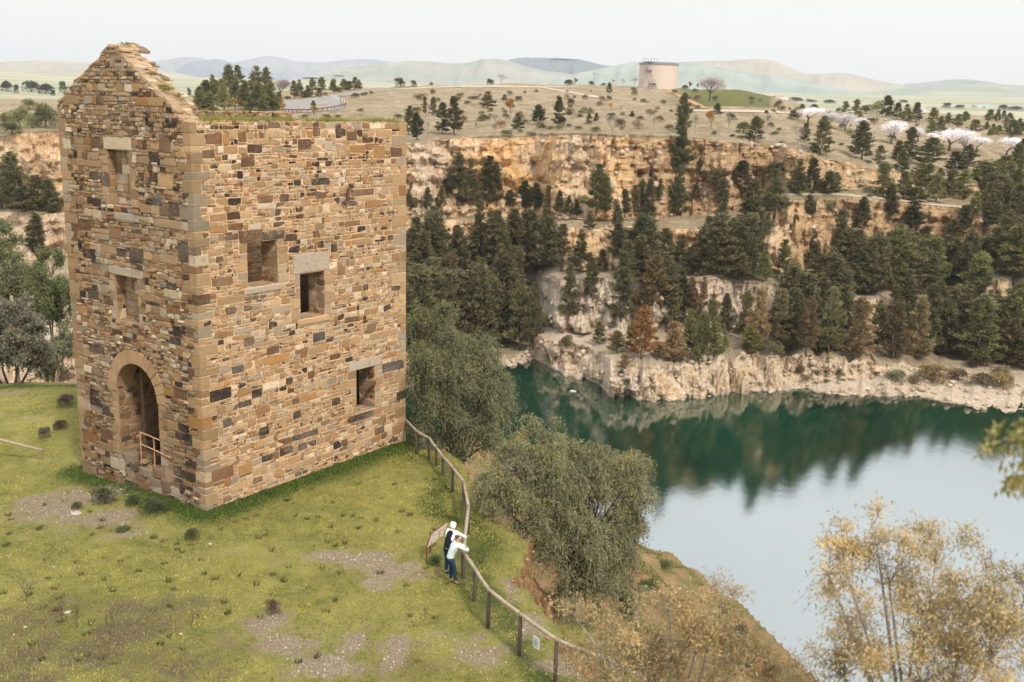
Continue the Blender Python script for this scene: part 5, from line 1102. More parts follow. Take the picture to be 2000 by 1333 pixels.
# one mass for the pines beyond the ones built singly
mrng = random.Random(31)
def pine_mass(spec):
    V_, F_, nv = [], [], 0
    for (dA, dB, x0, x1, n, hr, tmin, tmax) in spec:
        made = tries = 0
        while made < n and tries < n*15:
            tries += 1; x = mrng.uniform(x0, x1); p, i = line_pt(dA, None, dB, None, x, mrng.uniform(tmin, tmax)); h0 = FAR.ray_cast(Vector((p.x, p.y, 300)), Vector((0, 0, -1)))
            if h0[0] is None: continue
            p = h0[0]; h = mrng.uniform(*hr); q = np.array(p)-CAM; depth = q @ FW; X_ = 1000+FPX*(q @ xc)/depth; Y_ = 666.5-FPX*(q @ yc)/depth; hp = h*FPX/depth; wp = hp*.6
            if any(X_-wp*.4 < b[2] and X_+wp*.4 > b[0] and Y_-hp*.9 < b[3] and Y_ > b[1] for b in keep_out): continue
            me = PINES[mrng.randrange(7)][0]; v = np.empty(len(me.vertices)*3, np.float32); me.vertices.foreach_get('co', v); v = v.reshape(-1, 3); nt_ = len(v)//3; keep = np.random.default_rng(made).random(nt_) < .6
            v = v.reshape(nt_, 3, 3)[keep].reshape(-1, 3); a = mrng.uniform(0, 6.28); w_ = h*mrng.uniform(.55, .75)/.5; R2_ = np.array([[math.cos(a), -math.sin(a)], [math.sin(a), math.cos(a)]]); c_ = v.reshape(-1, 3, 3).mean(1, keepdims=True); v = (c_+(v.reshape(-1, 3, 3)-c_)*1.35).reshape(-1, 3)
            v = np.concatenate([v[:, :2] @ R2_.T*w_, v[:, 2:]*h], 1)+np.array([p.x, p.y, p.z-.1]); V_.append(v); F_.append(np.arange(len(v)).reshape(-1, 3)+nv); nv += len(v); made += 1
    return mesh('pine_wood', np.concatenate(V_), np.concatenate(F_), [M_NEEDLE])
me = pine_mass([(d1, d2, 790, 1045, 34, (8, 13), .3, 1), (d3, d4, 790, 1045, 22, (7, 11), .1, 1), (d3, d4, 1045, 2200, 90, (6, 10.5), .2, 1), (d1, d2, 1240, 2200, 84, (6, 10.5), .35, 1), (d5, d6, 790, 1330, 12, (6, 9), .5, 1), (d5, d7, 1500, 2250, 26, (5, 8), .1, .95), (d4, d5, 1150, 2200, 16, (3, 5), .1, .9)])
ob('pine_wood', me, kind='stuff', label='dense dark pine wood filling the terraces behind the trees built singly', cat='wood', color=(.115, .105, .05))

# ------------------------------------------------------------------ grass, tussocks and shrubs on the plateau
rng = np.random.default_rng(90)
def ground_z(x, y): return near_h(x, y)[0]
n = 260000
dd = 22+36*rng.random(n)**.9; aa = rng.uniform(-.56, .25, n); gxx, gyy = dd*np.sin(aa), dd*np.cos(aa)
bb = to_b(gxx, gyy); ok = inside(gxx, gyy, PLAT) & ~((bb[0] > -.05) & (bb[0] < BX+.05) & (bb[1] > -.05) & (bb[1] < BY+.05))
di = blob(gxx, gyy, dirt_blobs); dr = blob(gxx, gyy, dry_blobs); nn = fbm(gxx*.9, gyy*.9, 0, 3, 61)
ok &= rng.random(n) > np.clip(di*1.35+nn*.35, 0, .95); ok &= (nn > -.75)
gxx, gyy, dr, nn = gxx[ok], gyy[ok], dr[ok], nn[ok]; bb = to_b(gxx, gyy)
gzz = ground_z(gxx, gyy); m = len(gxx)
near_r = np.exp(-(np.maximum(-bb[1], 0)/1.4)**2)*(bb[0] > -.3)*(bb[1] < .5)*(bb[0] < BX+1)+np.exp(-(np.maximum(-bb[0], 0)/1.5)**2)*(bb[1] > -.3)*(bb[0] < .5)*(bb[1] < BY+1)
hgt = rng.uniform(.035, .085, m)*(1+.9*np.clip(near_r, 0, 1)+.5*(nn > .4)); Dr = unit(rng.normal(0, .55, (m, 3))+np.array([0, 0, 1.0]))
V, F = tris(np.stack([gxx, gyy, gzz-.01], 1), Dr, hgt, rng.uniform(.02, .045, m), rng)
mt = np.clip(.5+.55*fbm(gxx*.45, gyy*.45, 0, 2, 63)+.6*fbm(gxx*2.1, gyy*2.1, 0, 3, 64)+.25*(rng.random(m)-.5), 0, 1)[:, None]; gcol = np.array([.145, .15, .04])*(1-mt)+np.array([.46, .39, .105])*mt; gcol = gcol*rng.uniform(.8, 1.1, (m, 1))
cl = np.clip(near_r, 0, 1)[:, None]; gcol = gcol*(1-cl)+np.array([.085, .125, .022])*cl*rng.uniform(.6, 1.5, (m, 1)); dk = (rng.random(m) < .18)[:, None]; gcol = np.where(dk, gcol*.5, gcol)
drm = (dr*1.1+nn*.35 > .45+.75*rng.random(m))[:, None]; gcol = np.where(drm, np.stack([.22+.10*rng.random(m), .17+.07*rng.random(m), .08+.02*rng.random(m)], 1), gcol)
gcol = np.clip(gcol*1.22, .01, .7); t = MT('grass_blades', .8, .2); a_ = t.attr('Col', 'Color'); t.color(a_); t.trans(.25, a_); M_GRASS = t.m
ob('grass', mesh('grass', V, F, [M_GRASS], attrs={'Col': np.repeat(np.concatenate([gcol, np.ones((m, 1))], 1), 3, 0)}), kind='stuff', label='short yellow green grass and clover over the plateau', cat='grass')
ob('bank_growth', mesh('bank_growth', BANKG[0], BANKG[1], [M_GRASS], attrs={'Col': BANKG[2]}), kind='stuff', label='rough grass and weeds on the bank below the plateau', cat='weeds')
# darker tussocks standing out of the grass
tp = [(600, 1015), (690, 1010), (705, 1015), (735, 1022), (645, 1030), (670, 1010), (530, 1075), (555, 1133), (575, 1010), (505, 1050), (480, 1000), (525, 965), (560, 980), (610, 960), (700, 950), (745, 975), (790, 945), (650, 985), (590, 935), (830, 940), (770, 905), (300, 1050), (320, 1055), (345, 1060), (370, 1062), (355, 1075), (430, 1035),
      (460, 1020), (480, 1015), (500, 1008), (250, 1030), (60, 1150), (180, 1040), (115, 1170), (160, 1120), (420, 1130), (500, 1140), (330, 1130), (270, 1110), (220, 1150), (700, 1035), (640, 1060), (800, 1010), (850, 1040), (940, 1100), (865, 1000), (890, 1025), (20, 1000), (15, 1060), (90, 1090)]
tus = MB(); random.seed(8)
V_, F_, C2 = [], [], []
for (x, y) in tp+[(random.uniform(0, 880), random.uniform(940, 1300)) for _ in range(80)]:
    p = at_z(x, y, 0); bq = to_b(p[0], p[1])
    if -.3 < bq[0] < BX and -.3 < bq[1] < BY: continue
    k = rng.integers(14, 34); hh = rng.uniform(.10, .24); a = rng.uniform(0, 6.28, k); r = .09*np.sqrt(rng.random(k)); P = np.stack([p[0]+np.cos(a)*r, p[1]+np.sin(a)*r, np.full(k, ground_z(p[0:1], p[1:2])[0])], 1)
    Dr = unit(np.stack([np.cos(a)*.5, np.sin(a)*.5, np.ones(k)], 1)+rng.normal(0, .25, (k, 3))); v, f = tris(P, Dr, hh*rng.uniform(.6, 1.1, k), .022, rng); F_.append(f+3*sum(len(q) for q in V_)//3); V_.append(v)
    c = np.array([.085, .10, .03]) if rng.random() < .7 else np.array([.13, .085, .045]); C2.append(np.tile(np.array([*(c*rng.uniform(.7, 1.2)), 1]), (len(v), 1)))
ob('grass_tussocks', mesh('grass_tussocks', np.concatenate(V_), np.concatenate(F_), [M_GRASS], attrs={'Col': np.concatenate(C2)}), kind='stuff', label='dark upright tussocks dotted through the short grass', cat='grass')
# grass growing on the wall heads and coping
V_, F_, C2 = [], [], []
def add_tuft(q, k, hh, w_=.02, c=(.16, .17, .035), spread=.1):
    a = rng.uniform(0, 6.28, k); r = spread*np.sqrt(rng.random(k)); P = np.stack([q[0]+np.cos(a)*r, q[1]+np.sin(a)*r, np.full(k, q[2])], 1)
    v, f = tris(P, unit(np.stack([np.cos(a)*.5, np.sin(a)*.5, np.ones(k)], 1)+rng.normal(0, .3, (k, 3))), hh*rng.uniform(.5, 1.1, k), w_, rng); F_.append(f+sum(len(z_) for z_ in V_)); V_.append(v)
    C2.append(np.tile(np.array([*(np.array(c)*rng.uniform(.7, 1.3)), 1]), (len(v), 1)))
for x_ in np.arange(.7, 10.8, .085):
    den = 1.0 if x_ < 5 else (.85 if math.sin(x_*2.1)+.3*math.sin(x_*5) > -.2 else .25)
    for _ in range(3):
        if rng.random() < den: add_tuft((x_+rng.uniform(-.05, .05), rng.uniform(.02, .8), ZTOP+.03), 14, rng.uniform(.12, .30), .022, (.24, .24, .06))
    if x_ < 9 and rng.random() < .85: add_tuft((x_, BY-rng.uniform(.1, .85), 14.48), 10, rng.uniform(.08, .2))
for (yy, xx, k) in ((1.1, .5, 6), (1.7, .45, 14), (1.85, .3, 14), (1.6, .2, 10), (2.55, .5, 7), (2.6, .35, 5), (3.95, .35, 6), (4.1, .5, 4), (1.35, .5, 5), (.9, .45, 6)):
    for _ in range(k): add_tuft((xx+rng.uniform(-.12, .12), yy+rng.uniform(-.2, .2), gz_(yy)+.08), 12, rng.uniform(.06, .16))
g_ = ob('wall_top_grass', mesh('wall_top_grass', np.concatenate(V_), np.concatenate(F_), [M_GRASS], attrs={'Col': np.concatenate(C2)}), kind='stuff', label='green grass tufts growing along the ruin wall tops', cat='grass')
g_.location = tuple(A3); g_.rotation_euler = (0, 0, BANG)
DEADM = [q[0].copy() for q in BARE]
for q in DEADM: q.materials.clear(); q.materials.append(M_BARK)
# small woody shrubs near the ruin
for (x, yb, yt, wd, c, lab) in ((205, 976, 945, 48, (.10, .105, .06), 'dark twiggy shrub against the ruin wall left of the doorway'), (262, 985, 962, 34, (.09, .115, .045), 'small dark shrub between the larger shrubs below the doorway'),
        (300, 1000, 972, 56, (.09, .11, .05), 'dark spreading shrub in front of the doorway ledge'), (150, 985, 970, 24, (.10, .12, .05), 'little green shrub at the edge of the stony path'), (237, 1035, 1024, 28, (.11, .14, .04), 'low green clump on the stony path'),
        (130, 790, 765, 36, (.17, .13, .10), 'brownish dry shrub on the grass left of the ruin'), (118, 832, 812, 30, (.14, .10, .08), 'dry brown shrub below the other one left of the ruin'), (375, 1050, 1025, 30, (.10, .105, .05), 'small grey weed clump below the near ruin corner'),
        (85, 845, 822, 26, (.14, .11, .08), 'small withered shrub near the fallen rail'), (535, 1195, 1165, 30, (.16, .12, .08), 'withered brown shrub in the middle of the grass'), (850, 1105, 1092, 36, (.11, .14, .04), 'green weed clump under the information panel')):
    p = at_z(np.array(x), np.array(yb), 0); p = Vector((p[0], p[1], float(ground_z(p[0:1], p[1:2])[0])))
    depth = float((np.array(p)-CAM) @ FW); r = ob('shrub', None, label=lab, cat='shrub', group='small shrubs round the ruin', loc=p); r.scale = (wd/FPX*depth*1.15,)*2+((yb-yt)/FPX*depth*1.5,)
    ob('foliage', BUSH[len(lab) % 4], r, color=c); ob('stem', STEM[len(lab) % 3], r)
for (x, yb, yt) in ((52, 1178, 1135), (120, 1215, 1175), (150, 1225, 1180), (215, 1240, 1190), (375, 1225, 1190), (830, 1215, 1190)):
    p = at_z(np.array(x), np.array(yb), 0); depth = float((p-CAM) @ FW); h = (yb-yt)/FPX*depth*1.2
    r = ob('dead_weed', None, label={52: 'tallest dead brown weed at the left frame edge', 120: 'dead weed standing left of the dry patch', 150: 'dead weed at the upper left of the dry patch', 215: 'bushy dead weed in the dry brown patch', 375: 'dead weed at the right of the dry patch', 830: 'single dead weed below the information panel'}[x], cat='weed', group='dead weeds in the grass', loc=(p[0], p[1], float(ground_z(p[0:1], p[1:2])[0])))
    r.scale = (h*.9, h*.9, h); ob('branches', DEADM[x % 3], r)
# rubble: blocks broken from the near cliff edge and the far quarry faces and shore
def rubble(name, P, S_, mat, seed, lab):
    r_ = np.random.default_rng(seed); bm = bmesh.new(); bmesh.ops.create_icosphere(bm, subdivisions=1, radius=.5); bv = np.array([v.co[:] for v in bm.verts]); bf = np.array([[v.index for v in f.verts] for f in bm.faces]); bm.free()
    n = len(P); k = 1+r_.uniform(-.32, .32, (n, len(bv), 1)); sc = S_[:, None, None]*np.stack([r_.uniform(.7, 1.4, n), r_.uniform(.7, 1.4, n), r_.uniform(.5, 1.2, n)], 1)[:, None, :]
    V = bv[None]*k*sc; a = r_.uniform(0, 6.28, n); ca, sa = np.cos(a)[:, None], np.sin(a)[:, None]; V = np.stack([V[..., 0]*ca-V[..., 1]*sa, V[..., 0]*sa+V[..., 1]*ca, V[..., 2]], -1)+P[:, None, :]
    F = (bf[None]+np.arange(n)[:, None, None]*len(bv)).reshape(-1, 3); V = V.reshape(-1, 3)
    return ob(name, mesh(name, V, F, [mat], attrs={'rock': np.ones(len(V)), 'pale': np.full(len(V), .8)}), kind='stuff', label=lab, cat='rubble')
rr_ = np.random.default_rng(5); idx = np.where((g_rock > .45) & (g_do < 5) & (gy > 20) & (gy < 60) & (gx > -6))[0]; idx = rr_.choice(idx, min(len(idx)*3, 900)); jit = rr_.normal(0, .2, (len(idx), 3))
M_ORK = plain('orange_broken_rock', (.30, .19, .11), .95, .1, .6, 2.5, .6)
rubble('cliff_rubble', np.stack([gxr[idx], gyr[idx], gz[idx]], 1)+jit, rr_.uniform(.05, .36, len(idx))**1.5, M_ORK, 6, 'broken orange blocks of the cliff edge below the fence')
PP, SS_ = [], []
rows_ = [i for i in range(len(SI)) if SI[i] in (2, 3, 5, 7) or RK[i].max() > .5]
W3d = np.stack([Xw, Yw, Z2], -1)
for (sg_, nb_, lo, hi) in ((2, 1500, .25, 1.1), (4, 700, .3, 1.2), (6, 700, .3, 1.4), (8, 900, .3, 1.6)):
    ri = np.where(SI == sg_)[0]; a_ = rr_.choice(ri, nb_); b_ = rr_.integers(340, 1000 if sg_ != 2 else 900, nb_); PP.append(W3d[a_, b_]+rr_.normal(0, .25, (nb_, 3))); SS_.append(lo+(hi-lo)*rr_.random(nb_)**3)
PP = np.concatenate(PP); SS_ = np.concatenate(SS_); kz = PP[:, 2] > WATER_Z-.2; rubble('quarry_rubble', PP[kz], SS_[kz], M_PIT, 9, 'fallen blocks and rough knobs on the quarry faces and far shore')
# loose stones on the grass
t = MT('field_stone', .9, .2); n_ = t.noise(6, 5); t.color(t.mix(n_, (.26, .21, .16), (.50, .43, .35))); M_FST = t.m
def rock_mesh(seed):
    bm = bmesh.new(); bmesh.ops.create_icosphere(bm, subdivisions=2, radius=.5); random.seed(seed)
    for v in bm.verts:
        k = 1+.35*float(fbm(v.co.x*2+seed, v.co.y*2, v.co.z*2, 2, seed)); v.co *= k; v.co.z = max(v.co.z*.55, -.12)
    me = bpy.data.meshes.new('loose_stone'); bm.to_mesh(me); bm.free(); me.materials.append(M_FST); return me
RK_ = [rock_mesh(i) for i in range(4)]
for i, (x, y, wp, lab) in enumerate([(148, 996, 34, 'largest flat pale stone beside the stony path'), (254, 1049, 9, 'small white stone right of the stony path'), (104, 1104, 12, 'pinkish stone in the grass left of the tussocks'), (132, 1196, 20, 'flat stone between the dead weeds'), (178, 1215, 10, 'pale stone beside the bushy dead weed'), (353, 1235, 12, 'round pale stone in the lower grass'),
        (28, 1245, 10, 'white stone low at the left edge'), (50, 1228, 12, 'angular stone pair member above the white stone at left'), (345, 1117, 9, 'white pebble below the ruin corner'), (410, 1060, 14, 'flat stone in grass below the near ruin corner'), (722, 1137, 6, 'lone pebble left of the bare patch'), (1022, 1230, 14, 'white stone beyond the wire fence')]):
    p = at_z(np.array(x), np.array(y), 0); s_k = wp/FPX*float((p-CAM) @ FW)
    o = ob('loose_stone', RK_[i % 4], label=lab, cat='stone', group='loose stones on the grass', loc=(p[0], p[1], float(ground_z(p[0:1], p[1:2])[0]))); o.scale = (s_k*.7, s_k*.55, s_k*.4); o.rotation_euler = (0, 0, i*1.3)
# gravel on the bare patches
n = 9000; gx2, gy2 = [], []
dd = 23+30*rng.random(n*8); aa = rng.uniform(-.56, .1, n*8); x2, y2_ = dd*np.sin(aa), dd*np.cos(aa); kk = (blob(x2, y2_, dirt_blobs) > .35+.5*rng.random(n*8)) & inside(x2, y2_, PLAT); x2, y2_ = x2[kk][:n], y2_[kk][:n]
bq = to_b(x2, y2_); kk = ~((bq[0] > -.05) & (bq[1] > -.05) & (bq[0] < BX) & (bq[1] < BY)); x2, y2_ = x2[kk], y2_[kk]; z2_ = ground_z(x2, y2_); m = len(x2); s2_ = rng.uniform(.012, .04, m)**1*np.where(rng.random(m) < .05, 2.2, 1)
T4 = np.array([(1, 0, -.3), (-.5, .87, -.3), (-.5, -.87, -.3), (.1, .05, .75)]); ang = rng.uniform(0, 6.28, m); ca, sa = np.cos(ang), np.sin(ang)
Vq = np.stack([np.stack([x2+s2_*(T[0]*ca-T[1]*sa), y2_+s2_*(T[0]*sa+T[1]*ca), z2_+s2_*T[2]], 1) for T in T4], 1).reshape(-1, 3); b0 = np.arange(m)[:, None]*4
Fq = np.concatenate([b0+np.array(f) for f in ((0, 1, 3), (1, 2, 3), (2, 0, 3), (0, 2, 1))]); ob('gravel', mesh('gravel', Vq, Fq, [M_FST]), kind='stuff', label='scattered gravel over the bare patches', cat='gravel')

# ------------------------------------------------------------------ post and rail fence
FP = [(813, 884, 843), (838, 897, 857), (852, 913, 877), (865, 933, 894), (884, 962, 915), (905, 987, 942), (914, 1046, 990), (904, 1135, 1080), (926, 1180, 1112), (953, 1231, 1153), (1014, 1280, 1201), (1084, 1330, 1251), (1172, 1368, 1285), (1262, 1418, 1330)]
fence = ob('wooden_fence', None, label='long bent post and rail fence with wire mesh running past the two people', cat='fence')
tops, feet = [], []
for (x, yb, yt) in FP:
    b = at_z(np.array(x), np.array(yb), 0); z0_ = float(ground_z(b[0:1], b[1:2])[0]) if inside(b[0:1], b[1:2], PLAT)[0] else 0.0
    d = math.hypot(b[0], b[1]); tp_ = at_d(np.array(x if x != 914 else 916), np.array(yt), np.array(d)); h = min(max(tp_[2], .85), 1.35)
    mb = MB(); pts = [(b[0], b[1], z0_-.3), (b[0]+.004, b[1], z0_+h*.5), (b[0], b[1], h-.02)]
    mb.tube(pts, .065, 9, .058); ob('post', mb.me('post', [M_POST], True), fence); tops.append(Vector((b[0], b[1], h+.02))); feet.append(Vector((b[0], b[1], z0_)))
crn = Vector(A3)+Vector((math.cos(BANG)*(BX+.02), math.sin(BANG)*(BX+.02), .0)); first = Vector((crn.x-.02, crn.y+.1, float(at_d(np.array(791), np.array(822), np.array(math.hypot(crn.x, crn.y)))[2])))
rp = [first]+tops
for i in range(len(rp)-1):
    a, b = rp[i], rp[i+1]; d = (b-a).normalized(); random.seed(i+70)
    mb = MB(); m_ = (a+b)/2+Vector((0, 0, random.uniform(-.03, .01))); mb.tube([a-d*.06, a+(m_-a)*.5, m_, b+(m_-b)*.5, b+d*.06], .058, 8, .054); ob('rail', mb.me('rail', [M_RAIL], True), fence)
mb = MB()
for i in range(3, len(tops)-1):
    a, b, fa, fb = tops[i], tops[i+1], feet[i], feet[i+1]; L_ = (b-a).length; n = max(2, int(L_/.085)); nrm = (b-a).cross(Vector((0, 0, 1))).normalized()*.065
    for k in range(n+1):
        u = k/n; p = a.lerp(b, u)+nrm; q = fa.lerp(fb, u)+nrm; mb.tube([(q.x, q.y, q.z+.02), (p.x, p.y, p.z-.05)], .0022, 3, cap=False)
    for k in range(9):
        v = .04+k/8*.92; p = fa.lerp(a, v)+nrm; q = fb.lerp(b, v)+nrm; mb.tube([p, q], .0022, 3, cap=False)
o = ob('wire_mesh', mb.me('wire_mesh', [M_WIRE]), fence, kind='stuff')
# white notice on the wire
a, b = tops[10], tops[11]; fa, fb = feet[10], feet[11]; dirv = (b-a).normalized(); nv = (b-a).cross(Vector((0, 0, 1))).normalized()
c0 = at_z(np.array(1052), np.array(1246), .78); u = .53; cpt = a.lerp(b, u); cpt.z = .80; cpt += nv*-.085
if ((Vector(CAM)-cpt).dot(nv) > 0): cpt = a.lerp(b, u)+nv*.085; cpt.z = .80
sg = ob('notice_sheet', None, label='small white notice sheet hung on the wire fence', cat='notice', loc=cpt)
Mx = Matrix((Vector((dirv.x, dirv.y, 0)).normalized(), nv, Vector((0, 0, 1)))).transposed().to_4x4()
M_WHITE = plain('white_board', (.62, .66, .64), .5, .4, .06); M_INK = plain('dark_print', (.12, .13, .14), .7, .2, .1)
mb = MB(); mb.box(-.14, .14, -.004, .004, -.17, .17, Mx); ob('board', mb.me('board', [M_WHITE]), sg)
side = 1 if (Vector(CAM)-cpt).dot(nv) > 0 else -1
mb = MB()
for k, (w_, z_) in enumerate(((.20, .11), (.22, .05), (.17, .01), (.21, -.03), (.14, -.07), (.19, -.11))): mb.box(-.11, -.11+w_, side*.0045, side*.0075, z_-.008, z_+.008, Mx)
ob('print', mb.me('print', [M_INK]), sg)

# ------------------------------------------------------------------ information panel
pa = at_z(np.array(833), np.array(1101), 0); pb = at_z(np.array(840), np.array(1086), 0); tl = Vector(at_z(np.array(868), np.array(1022), 1.15)); 
ip = ob('information_panel', None, label='tilted information panel on two brown red steel legs beside the fence', cat='sign', loc=(pa[0], pa[1], 0))
P00 = Vector(at_d(np.array(833.5), np.array(1069), np.array(math.hypot(pa[0], pa[1]))))          # lower front corner
P10 = Vector(at_z(np.array(864), np.array(1046), P00.z+.10))
P01 = Vector(at_z(np.array(842), np.array(1044), P00.z+.42)); P11 = P10+(P01-P00)
o_ = Vector((pa[0], pa[1], 0))
q = [P-o_ for P in (P00, P10, P11, P01)]; nn_ = (q[1]-q[0]).cross(q[3]-q[0]).normalized(); nn_ = nn_ if nn_.z > 0 else -nn_
mb = MB(); mb.add([p for p in q]+[p-nn_*.03 for p in q], [(0, 1, 2, 3), (7, 6, 5, 4), (0, 4, 5, 1), (1, 5, 6, 2), (2, 6, 7, 3), (3, 7, 4, 0)])
t = MT('panel_print', .45, .4); n_ = t.noise(5, 4, stretch=(1, 1, 1)); t.color(t.mix(t.mr(n_, .52, .6, 0, .8), (.60, .52, .44), (.38, .26, .17))); ob('panel', mb.me('panel', [t.m]), ip)
for i in range(4):
    mb = MB(); mb.tube([q[i]+nn_*.01, q[(i+1) % 4]+nn_*.01], .032, 4); ob('frame', mb.me('frame', [M_REDSTEEL]), ip)
ux, vy = (q[1]-q[0]), (q[3]-q[0]); mb = MB()
for k in range(7):
    s_ = q[0]+ux*.12+vy*(.8-k*.1)+nn_*.004; e_ = s_+ux*(.34+.05*((k*3) % 4)); up_ = vy*.035; mb.add([s_, e_, e_+up_, s_+up_], [(0, 1, 2, 3)])
ob('text_lines', mb.me('text_lines', [M_INK]), ip)
mb = MB(); s_ = q[0]+ux*.62+vy*.2+nn_*.004; mb.add([s_, s_+ux*.28, s_+ux*.28+vy*.55, s_+vy*.55], [(0, 1, 2, 3)]); ob('picture', mb.me('picture', [plain('sepia_print', (.30, .21, .14), .5, .3, .5, 30)]), ip)
for (fx, fy, at_) in ((pa[0], pa[1], q[0]+ux*.02), (pb[0], pb[1], q[0]+ux*.14+vy*.72)):
    mb = MB(); ft = Vector((fx, fy, -.15))-o_; mb.tube([ft, Vector((ft.x, ft.y, 0))*1.0+Vector((0, 0, .01)), Vector((ft.x, ft.y, at_.z-.02)) if at_ is not None else ft], .035, 4); ob('leg', mb.me('leg', [M_REDSTEEL]), ip)

# ------------------------------------------------------------------ people
def skin(name, pts, edges, mat, parent, sub=2, root=0):
    me = bpy.data.meshes.new(name); me.from_pydata([p[:3] for p in pts], edges, []); me.materials.append(mat); o = ob(name, me, parent)
    m = o.modifiers.new('skin', 'SKIN'); m.use_smooth_shade = True
    if not me.skin_vertices:
        bm = bmesh.new(); bm.from_mesh(me); bm.verts.layers.skin.verify(); bm.to_mesh(me); bm.free()
    for i, p in enumerate(pts):
        r = p[3]; sv = me.skin_vertices[0].data[i]; sv.radius = (r, r) if not isinstance(r, tuple) else r; sv.use_root = (i == root)
    s = o.modifiers.new('sub', 'SUBSURF'); s.levels = sub; s.render_levels = sub; return o
M_SKIN = plain('skin', (.50, .30, .22), .6, .4, .08, 5)
M_DENIM = plain('dark_blue_denim', (.018, .038, .075), .9, .15, .3, 30); M_SHIRT = plain('pale_grey_shirt', (.52, .57, .56), .9, .1, .06, 14); M_WHITES = plain('white_cotton', (.72, .70, .70), .9, .1, .05, 10)
M_VEST = plain('black_vest', (.012, .013, .018), .9, .1, .2, 10); M_HAIR = plain('auburn_hair', (.075, .028, .016), .6, .4, .4, 40); M_BOOT = plain('tan_leather', (.22, .13, .09), .7, .3, .2, 10); M_DARKB = plain('dark_boot', (.03, .03, .035), .7, .3, .2)
M_EYE = plain('eye', (.02, .015, .012), .3, .5, .1); M_LIP = plain('lip', (.38, .15, .12), .6, .3, .1)
def person(label, foot_px, rail_px, hgt, shirt, vest, legs, shoes, hair, hood):
    f = at_z(np.array(foot_px[0]), np.array(foot_px[1]), 0); rl = at_z(np.array(rail_px[0]), np.array(rail_px[1]), 1.10); dv = (rl-f)[:2]; reach = min(.62, max(.45, float(np.hypot(*dv)))); ang = math.atan2(dv[1], dv[0])
    T = ob('person', None, label=label, cat='person', loc=(f[0], f[1], float(ground_z(f[0:1], f[1:2])[0]))); T.rotation_euler = (0, 0, ang); s = hgt/1.62
    q = lambda x, y, z, r: (x*s, y*s, z*s, r)
    rr = reach/s; rz = 1.13/s
    body = [q(-.09, 0, .92, .07), q(-.05, 0, 1.08, .07), q(.07, 0, 1.25, .08), q(.13, 0, 1.37, .045), q(.165, 0, 1.43, .05), q(.19, 0, 1.50, .082), q(.20, 0, 1.57, .075)]
    E = [(0, 1), (1, 2), (2, 3), (3, 4), (4, 5), (5, 6)]; arms = []
    for sg_ in (1, -1):
        b = len(body); el = (rr-.04, sg_*.19, rz); body += [q(.10, sg_*.14, 1.32, .035), q((.10+el[0])/2, sg_*.20, (1.32+el[2])/2, .032), q(*el, .028), q(rr+.0, sg_*.06, rz+.015, .03), q(rr+.01, sg_*-.03, rz+.03, .026)]
        E += [(2, b), (b, b+1), (b+1, b+2), (b+2, b+3), (b+3, b+4)]
        h = b+4
        for k, (dx, dz, l_) in enumerate(((.028, .012, .055), (.012, .014, .068), (-.004, .012, .064), (-.018, .008, .05), (.034, -.004, .035))):
            n0 = len(body); body += [q(rr+.01+dx, sg_*(-.03-l_*.6), rz+.03+dz, .009), q(rr+.012+dx, sg_*(-.03-l_), rz+.015+dz*.5, .008)]; E += [(h, n0), (n0, n0+1)]
    for sg_ in (1, -1):
        b = len(body); fx = .0 if sg_ > 0 else .10
        body += [q(-.085, sg_*.085, .84, .06), q(-.02+fx*.3, sg_*.095, .48, .045), q(-.035+fx, sg_*.095, .09, .038), q(.0+fx, sg_*.095, .035, .035), q(.12+fx, sg_*.10, .025, .028)]; E += [(0, b), (b, b+1), (b+1, b+2), (b+2, b+3), (b+3, b+4)]
    skin('body', body, E, M_SKIN, T)
    g = .022
    sh = [q(-.10, 0, .84, .135), q(-.085, 0, .95, .13), q(-.04, 0, 1.08, .125), q(.06, 0, 1.25, .145), q(.125, 0, 1.36, .075)]; E2 = [(0, 1), (1, 2), (2, 3), (3, 4)]
    for sg_ in (1, -1):
        b = len(sh); sh += [q(.10, sg_*.155, 1.335, .072), q((.10+rr-.04)/2, sg_*.215, (1.32+rz)/2, .062), q(rr-.04, sg_*.195, rz+.01, .055), q(rr, sg_*.07, rz+.02, .045)]; E2 += [(3, b), (b, b+1), (b+1, b+2), (b+2, b+3)]
    skin('shirt', sh, E2, shirt, T)
    if vest:
        skin('vest', [q(-.11, 0, .86, .150), q(-.09, 0, .97, .148), q(-.04, 0, 1.10, .145), q(.05, 0, 1.25, .165), q(.105, 0, 1.37, .11)], [(0, 1), (1, 2), (2, 3), (3, 4)], vest, T)
    tr = [q(-.09, 0, .92, .11)]; E3 = []
    for sg_ in (1, -1):
        b = len(tr); fx = .0 if sg_ > 0 else .10; tr += [q(-.09, sg_*.085, .84, .098), q(-.03+fx*.2, sg_*.092, .62, .08), q(-.02+fx*.3, sg_*.095, .46, .068), q(-.035+fx, sg_*.095, .12, .052)]; E3 += [(0, b), (b, b+1), (b+1, b+2), (b+2, b+3)]
    skin('trousers', tr, E3, legs, T)
    for sg_ in (1, -1):
        fx = .0 if sg_ > 0 else .10; skin('shoe', [q(-.035+fx, sg_*.095, .13, .05), q(-.03+fx, sg_*.095, .05, .048), q(.06+fx, sg_*.098, .04, .045), q(.14+fx, sg_*.10, .03, .035)], [(0, 1), (1, 2), (2, 3)], shoes, T)
    if hood: skin('hood', [q(.11, 0, 1.40, .085), q(.135, 0, 1.47, .10), q(.145, 0, 1.55, .112), q(.165, 0, 1.61, .088)], [(0, 1), (1, 2), (2, 3)], hood, T)
    if hair: skin('hair', [q(.135, 0, 1.48, .06), q(.155, 0, 1.55, .10), q(.185, 0, 1.61, .085), q(.09, 0, 1.58, .05), q(.055, 0, 1.575, .045)], [(0, 1), (1, 2), (1, 3), (3, 4)], hair, T)
    hx = .27 if not hood else .275
